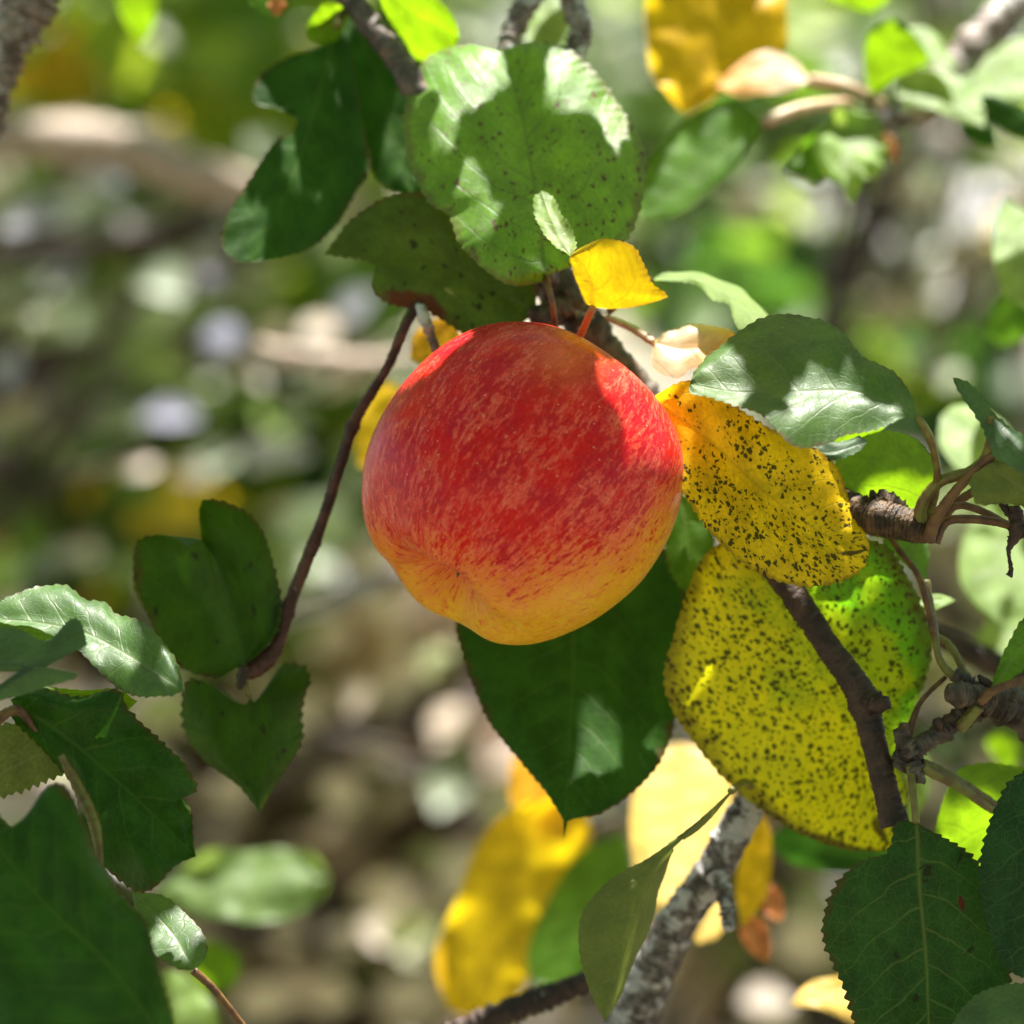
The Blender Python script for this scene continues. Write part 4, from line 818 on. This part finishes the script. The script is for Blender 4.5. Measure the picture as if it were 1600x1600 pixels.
def cloud(px, py, z, rx, ry, rz, n, tints, size=0.055, seed=1, up=0.6):
    rnd = random.Random(seed * 7919 + int(px) * 31 + int(py)); out = []
    for _ in range(n):
        while True:
            a, b, c = rnd.uniform(-1, 1), rnd.uniform(-1, 1), rnd.uniform(-1, 1)
            if a * a + b * b + c * c < 1: break
        q = P(px + a * rx, py + b * ry, z + c * rz)
        nrm = Vector((rnd.gauss(0, .6), rnd.gauss(-.35, .6), up + abs(rnd.gauss(0, .5))))
        out.append((q, size * rnd.uniform(.7, 1.25), rnd.choice(tints), nrm))
    return out
def tree_(name, label, trunk, limbs, clouds, group=None, cat='tree', extra=(), sprigs=()):
    t = thing(name, label, cat, P(*trunk[0][:3]), group)
    wood('trunk', trunk, BARK_GREY, t, seg=16, rough=.14, step=25)
    for L in limbs: wood('limb', L, BARK_BEIGE if L[0][3] > 45 else (BARK_DARK if L[0][3] < 31 else BARK_GREY), t, seg=10, rough=.14, step=20)
    it = list(extra)
    for c in clouds: it += cloud(*c)
    leaf_cloud('foliage', it, FOL, t)
    for nm, mt, specs in sprigs:
        rs = random.Random(len(specs) + int(trunk[0][0]) * 3 + len(nm)); V = []; F = []
        for (x, y, z, sx, sy, n, ang) in specs:
            for _ in range(n):
                a0 = math.radians(ang + rs.gauss(0, 28)); L = rs.uniform(120, 420); px = x + rs.uniform(-sx, sx); py = y + rs.uniform(-sy, sy); zz = z + rs.uniform(-150, 150); r0 = rs.uniform(3.5, 10)
                q = [(px - L * .5 * math.cos(a0), py + L * .5 * math.sin(a0), zz, r0), (px + rs.uniform(-12, 12), py + rs.uniform(-12, 12), zz, r0 * .85), (px + L * .5 * math.cos(a0), py - L * .5 * math.sin(a0), zz + rs.uniform(-60, 60), r0 * .5)]
                v, f = tube(q, seg=6, step=22, rough=.08); b = len(V); V += v; F += [tuple(i + b for i in g) for g in f]
        so_ = link(nm, mesh(nm, V, F), mt, t); tag(so_, kind='stuff')
    return t
tree_('apple_tree', 'blurred apple tree on the left with pale branches and yellow green leaves',
      [(-350, 1700, 1900, 95), (-330, 900, 1900, 85), (-300, 350, 1900, 75), (-250, -200, 1850, 60)],
      [[(-300, 200, 700, 48), (0, 212, 680, 40), (180, 230, 680, 38), (330, 280, 680, 34), (480, 330, 700, 18)],
       [(-250, 420, 1000, 30), (60, 385, 950, 24), (260, 375, 950, 20), (420, 330, 900, 14)],
       [(-200, 640, 900, 24), (60, 560, 900, 20), (250, 470, 900, 18), (430, 360, 880, 12)],
       [(-200, 900, 1400, 40), (0, 700, 1300, 30), (200, 560, 1300, 22), (600, 520, 1300, 18)]],
      [(150, 80, 1500, 400, 200, 400, 260, [YG, YG, SG, YY]), (480, 120, 1400, 260, 240, 400, 170, [YG, YG, YG, SG]), (560, 430, 1400, 160, 130, 300, 60, [YG, SG]),
       (150, 820, 1300, 220, 120, 300, 60, [YG, YY, DG, DG, SG, DK[0]]), (420, 760, 1600, 200, 160, 300, 100, [DG, YG, DG, SG]), (200, 480, 1500, 320, 240, 250, 60, [PG, PG, (0.3, 0.3, 0.24), DG]),
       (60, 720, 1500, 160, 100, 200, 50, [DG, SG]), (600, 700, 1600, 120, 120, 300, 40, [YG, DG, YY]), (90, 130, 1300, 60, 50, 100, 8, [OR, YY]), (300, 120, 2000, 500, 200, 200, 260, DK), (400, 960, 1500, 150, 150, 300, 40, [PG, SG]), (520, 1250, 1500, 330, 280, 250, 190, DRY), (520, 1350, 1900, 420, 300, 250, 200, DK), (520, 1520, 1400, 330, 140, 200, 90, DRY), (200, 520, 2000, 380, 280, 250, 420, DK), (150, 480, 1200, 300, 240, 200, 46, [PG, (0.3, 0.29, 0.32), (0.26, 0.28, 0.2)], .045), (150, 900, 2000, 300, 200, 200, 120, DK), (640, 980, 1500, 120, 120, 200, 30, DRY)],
      extra=[(P(a, b, 830), sz * .95, (0.30, 0.30, 0.44), Vector((0.1, -.75, .7))) for a, b, sz in [(150, 285, .030), (60, 335, .032), (95, 425, .036), (345, 530, .030), (12, 580, .03), (270, 648, .032), (330, 440, .02), (640, 560, .02), (480, 560, .026)]]  # lavender leaves added in place of sky showing through the foliage
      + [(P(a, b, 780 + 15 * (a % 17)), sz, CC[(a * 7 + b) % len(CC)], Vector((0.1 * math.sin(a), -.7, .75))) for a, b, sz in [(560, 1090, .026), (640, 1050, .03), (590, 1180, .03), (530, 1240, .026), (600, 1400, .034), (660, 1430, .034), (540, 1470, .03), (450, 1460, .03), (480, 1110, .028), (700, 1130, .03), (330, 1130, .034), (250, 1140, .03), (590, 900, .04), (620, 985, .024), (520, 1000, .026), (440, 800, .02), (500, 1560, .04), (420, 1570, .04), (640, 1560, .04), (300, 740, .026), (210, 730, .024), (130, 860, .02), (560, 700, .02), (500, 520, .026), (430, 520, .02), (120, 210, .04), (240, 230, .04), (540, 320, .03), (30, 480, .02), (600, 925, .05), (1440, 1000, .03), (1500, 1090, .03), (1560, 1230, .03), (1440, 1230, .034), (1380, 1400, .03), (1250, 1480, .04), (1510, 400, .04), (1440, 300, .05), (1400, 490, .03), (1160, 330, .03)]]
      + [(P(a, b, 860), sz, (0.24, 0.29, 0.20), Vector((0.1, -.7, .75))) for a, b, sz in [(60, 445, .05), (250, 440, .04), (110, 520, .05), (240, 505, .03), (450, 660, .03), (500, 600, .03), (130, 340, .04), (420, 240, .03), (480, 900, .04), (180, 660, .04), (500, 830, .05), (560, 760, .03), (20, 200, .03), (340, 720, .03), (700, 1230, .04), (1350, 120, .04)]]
      + SPOTS(5, 0, 780, 260, 1600, 75),
      sprigs=[('dark_twigs', BARK_DARK, [(180, 450, 800, 320, 220, 14, 20), (500, 1300, 850, 300, 250, 12, 10), (120, 780, 900, 200, 120, 8, 60)])])
tree_('apple_tree', 'blurred apple tree on the right with a dark hollow and a pale trunk',
      [(1750, 1700, 2200, 120), (1650, 1100, 2100, 80), (1585, 640, 2000, 55), (1560, 420, 2000, 50), (1480, 100, 1900, 44), (1420, -200, 1900, 40)],
      [[(1400, 520, 1500, 40), (1440, 320, 1400, 34), (1470, 200, 1400, 26)],
       [(1650, 1120, 1200, 26), (1500, 980, 1200, 22), (1380, 860, 1200, 18), (1150, 860, 1300, 12)],
       [(1700, 300, 1800, 40), (1300, 300, 1800, 24), (1000, 330, 1800, 16)]],
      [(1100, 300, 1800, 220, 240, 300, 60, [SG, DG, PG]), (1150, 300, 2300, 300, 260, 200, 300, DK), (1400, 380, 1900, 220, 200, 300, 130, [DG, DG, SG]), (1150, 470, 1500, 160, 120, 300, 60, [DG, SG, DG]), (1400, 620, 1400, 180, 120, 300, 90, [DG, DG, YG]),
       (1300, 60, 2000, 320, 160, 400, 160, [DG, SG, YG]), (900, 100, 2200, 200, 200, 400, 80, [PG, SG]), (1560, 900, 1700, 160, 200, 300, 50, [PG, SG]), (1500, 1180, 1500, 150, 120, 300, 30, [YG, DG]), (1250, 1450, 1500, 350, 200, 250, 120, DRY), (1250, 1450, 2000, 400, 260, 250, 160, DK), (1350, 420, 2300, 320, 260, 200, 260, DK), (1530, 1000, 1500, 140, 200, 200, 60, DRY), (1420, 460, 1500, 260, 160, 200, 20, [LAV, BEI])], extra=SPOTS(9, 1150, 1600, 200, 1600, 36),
      sprigs=[('dark_twigs', BARK_DARK, [(1380, 380, 800, 200, 180, 12, 75), (1450, 1120, 750, 150, 160, 9, -25), (1280, 1450, 800, 260, 120, 10, 30)])])
# far trees
FAR = ['far blurred orchard tree behind the upper left leaves', 'far blurred orchard tree behind the twigs above the apple on the left', 'far blurred orchard tree behind the golden leaf at the top', 'far blurred orchard tree behind the sunlit spur at the upper right', 'farther orchard tree beyond the left edge', 'farther orchard tree beyond the right edge', 'farthest orchard tree left of centre', 'farthest orchard tree right of centre']
rnd = random.Random(11)
for i, (x, y, h) in enumerate([(-3.2, 9, 3.4), (-1.2, 11, 3.8), (0.9, 10, 3.6), (2.9, 9.5, 3.4), (-5.5, 13, 4), (5.2, 13, 4), (-2.6, 15, 4.4), (2.0, 15, 4.4)]):
    t = thing('orchard_tree', FAR[i], 'tree', Vector((x, y, 0)), 'far orchard trees')
    V = []; F = []
    for k in range(8):
        zz = h * .45 * k / 7
        for s_ in range(8):
            a = s_ * math.pi / 4; r_ = .14 - .008 * k
            V.append(Vector((x + r_ * math.cos(a) + .1 * math.sin(k * .6), y + r_ * math.sin(a), zz)))
            if k: b = (k - 1) * 8; F.append((b + s_, b + (s_ + 1) % 8, b + 8 + (s_ + 1) % 8, b + 8 + s_))
    link('trunk', mesh('trunk', V, F), BARK_GREY, t)
    it = []
    for _ in range(1500):
        while True:
            v = Vector((rnd.uniform(-1, 1), rnd.uniform(-1, 1), rnd.uniform(-1, 1)))
            if .2 < v.length < 1: break
        f = 1 + .25 * mnoise.noise(v * 2 + Vector((i, 0, 0)))
        it.append((Vector((x, y, h * .58)) + Vector((v.x * 1.5, v.y * 1.4, v.z * h * .46)) * f, .10, rnd.choice([SG, DG, YG, DG, YG]), None))
    leaf_cloud('foliage', it, FOL, t)
# unseen roof of leaves added to shade the orchard floor
ct = thing('orchard_tree', 'unseen spreading tree added to shade the ground behind the apple', 'tree', Vector((-1.9, 4.2, 0)), 'unseen shade trees')
V = []; F = []
for k in range(8):
    for s_ in range(8):
        a = s_ * math.pi / 4; V.append(Vector((-1.9 + .12 * math.cos(a), 4.2 + .12 * math.sin(a), 2.3 * k / 7)))
        if k: b = (k - 1) * 8; F.append((b + s_, b + (s_ + 1) % 8, b + 8 + (s_ + 1) % 8, b + 8 + s_))
link('trunk', mesh('trunk', V, F), BARK_GREY, ct)
it = []
for _ in range(30000):
    q = Vector((rnd.uniform(-3.4, 3.4), rnd.uniform(1.9, 8.5), 0)); q.z = 2.35 + rnd.uniform(0, .8)
    if mnoise.noise(Vector((q.x * 1.3, q.y * 1.3, 3))) < -.25: continue
    it.append((q, .085, rnd.choice([SG, DG, DG, YG]), None))
leaf_cloud('foliage', it, FOL, ct)

# unseen tree added behind the camera: its crown shades the ground on this side
ct = thing('orchard_tree', 'unseen tree added behind the camera to shade the near ground', 'tree', Vector((0.9, -1.6, 0)), 'unseen shade trees')
V = []; F = []
for k in range(8):
    for s_ in range(8):
        a = s_ * math.pi / 4; V.append(Vector((.9 + .12 * math.cos(a), -1.6 + .12 * math.sin(a), 2.3 * k / 7)))
        if k: b = (k - 1) * 8; F.append((b + s_, b + (s_ + 1) % 8, b + 8 + (s_ + 1) % 8, b + 8 + s_))
link('trunk', mesh('trunk', V, F), BARK_GREY, ct)
it = []
for _ in range(20000):
    q = Vector((rnd.uniform(-3.6, 3.6), rnd.uniform(-4.5, 2.6), 0)); q.z = 2.2 + rnd.uniform(0, .8)
    c0 = Vector((0, .70, 1.5)) + SUN * ((q.z - 1.5) / SUN.z)
    if abs(q.x - c0.x) < .34 and -.30 < q.y - c0.y < .62: continue
    if mnoise.noise(Vector((q.x * 1.3, q.y * 1.3, 5))) < -.15: continue
    it.append((q, .085, rnd.choice([SG, DG, DG, YG]), None))
leaf_cloud('foliage', it, FOL, ct)

# ground
s = NT('orchard_ground')
o = s.node('ShaderNodeTexCoord').outputs['Object']
n1 = s.noise(o, 2.2, 4.0, .6); n2 = s.noise(o, 9.0, 4.0, .6)
col = s.mix(s.ramp(n1, .4, .62), (0.17, 0.125, 0.10), (0.09, 0.105, 0.04))
col = s.mix(s.ramp(n2, .5, .7), col, (0.42, 0.36, 0.27))
col = s.mix(s.ramp(s.noise(o, 25.0, 3.0), .55, .7), col, (0.07, 0.05, 0.035))
p = s.node('ShaderNodeBsdfPrincipled', {'Base Color': col, 'Roughness': .9, 'Normal': s.node('ShaderNodeBump', {'Strength': .8, 'Distance': .03, 'Height': n2}).outputs[0]})
V = []; F = []; NX = 60
for i in range(NX + 1):
    for j in range(NX + 1):
        x = (i / NX - .5) * 2; y = (j / NX - .5) * 2; x = math.copysign(abs(x) ** 2.2, x) * 200; y = math.copysign(abs(y) ** 2.2, y) * 200
        V.append(Vector((x, y + 4, .06 * mnoise.noise(Vector((x * .7, y * .7, 0))) - .02)))
        if i and j: a = (i - 1) * (NX + 1) + j - 1; F.append((a, a + NX + 1, a + NX + 2, a + 1))
gr = link('ground', mesh('ground', V, F), s.out(p.outputs[0])); tag(gr, kind='structure')
it = []
for _ in range(9000):
    y = 1.5 + 9 * rnd.random() ** 1.3; x = rnd.uniform(-1, 1) * (.6 + y * .35)
    it.append((Vector((x, y, .03 + rnd.random() * .05)), rnd.uniform(.05, .09), rnd.choice([(0.24, 0.17, 0.13), (0.26, 0.20, 0.15), (0.30, 0.25, 0.26), (0.10, 0.06, 0.04), (0.3, 0.2, 0.03), (0.05, 0.03, 0.025), (0.14, 0.16, 0.08), (0.07, 0.05, 0.04)]), Vector((rnd.gauss(0, .5), rnd.gauss(0, .5), 1))))
lt = leaf_cloud('leaf_litter', it, FOL); tag(lt, 'dry fallen leaves scattered over the orchard floor', 'leaf litter', kind='stuff')
it = []
for _ in range(9000):
    y = 2 + 9 * rnd.random(); x = rnd.uniform(-1, 1) * (.6 + y * .35)
    if mnoise.noise(Vector((x * 1.2, y * 1.2, 9))) < .12: continue
    it.append((Vector((x, y, .06)), rnd.uniform(.08, .16), rnd.choice([SG, YG, PG]), Vector((rnd.gauss(0, 1), rnd.gauss(0, 1), .15))))
gs = leaf_cloud('grass', it, FOL); tag(gs, 'tufts of rough grass on the orchard floor', 'grass', kind='stuff')

# dead sticks lying on the floor
V = []; F = []
for _ in range(420):
    y = 3 + 6 * rnd.random(); x = rnd.uniform(-1, 1) * (.4 + y * .25); a = rnd.gauss(0, .9); L = rnd.uniform(.25, .9); r_ = rnd.uniform(.006, .022)
    dv = Vector((math.cos(a), math.sin(a), rnd.gauss(0, .12))); c0 = Vector((x, y, .07 + rnd.random() * .16)); sd = dv.cross(Vector((0, 0, 1))).normalized()
    b = len(V)
    for k in range(4):
        cc = c0 + dv * L * (k / 3 - .5) + sd * .04 * rnd.gauss(0, 1); rr = r_ * (1.1 - .2 * k)
        for s_ in range(6):
            an = s_ * math.pi / 3; V.append(cc + sd * rr * math.cos(an) + Vector((0, 0, 1)) * rr * math.sin(an))
            if k: q = b + (k - 1) * 6; F.append((q + s_, q + (s_ + 1) % 6, q + 6 + (s_ + 1) % 6, q + 6 + s_))
st_ = link('fallen_sticks', mesh('fallen_sticks', V, F), BARK_GREY); tag(st_, 'dead grey sticks lying on the orchard floor', 'sticks', kind='stuff')
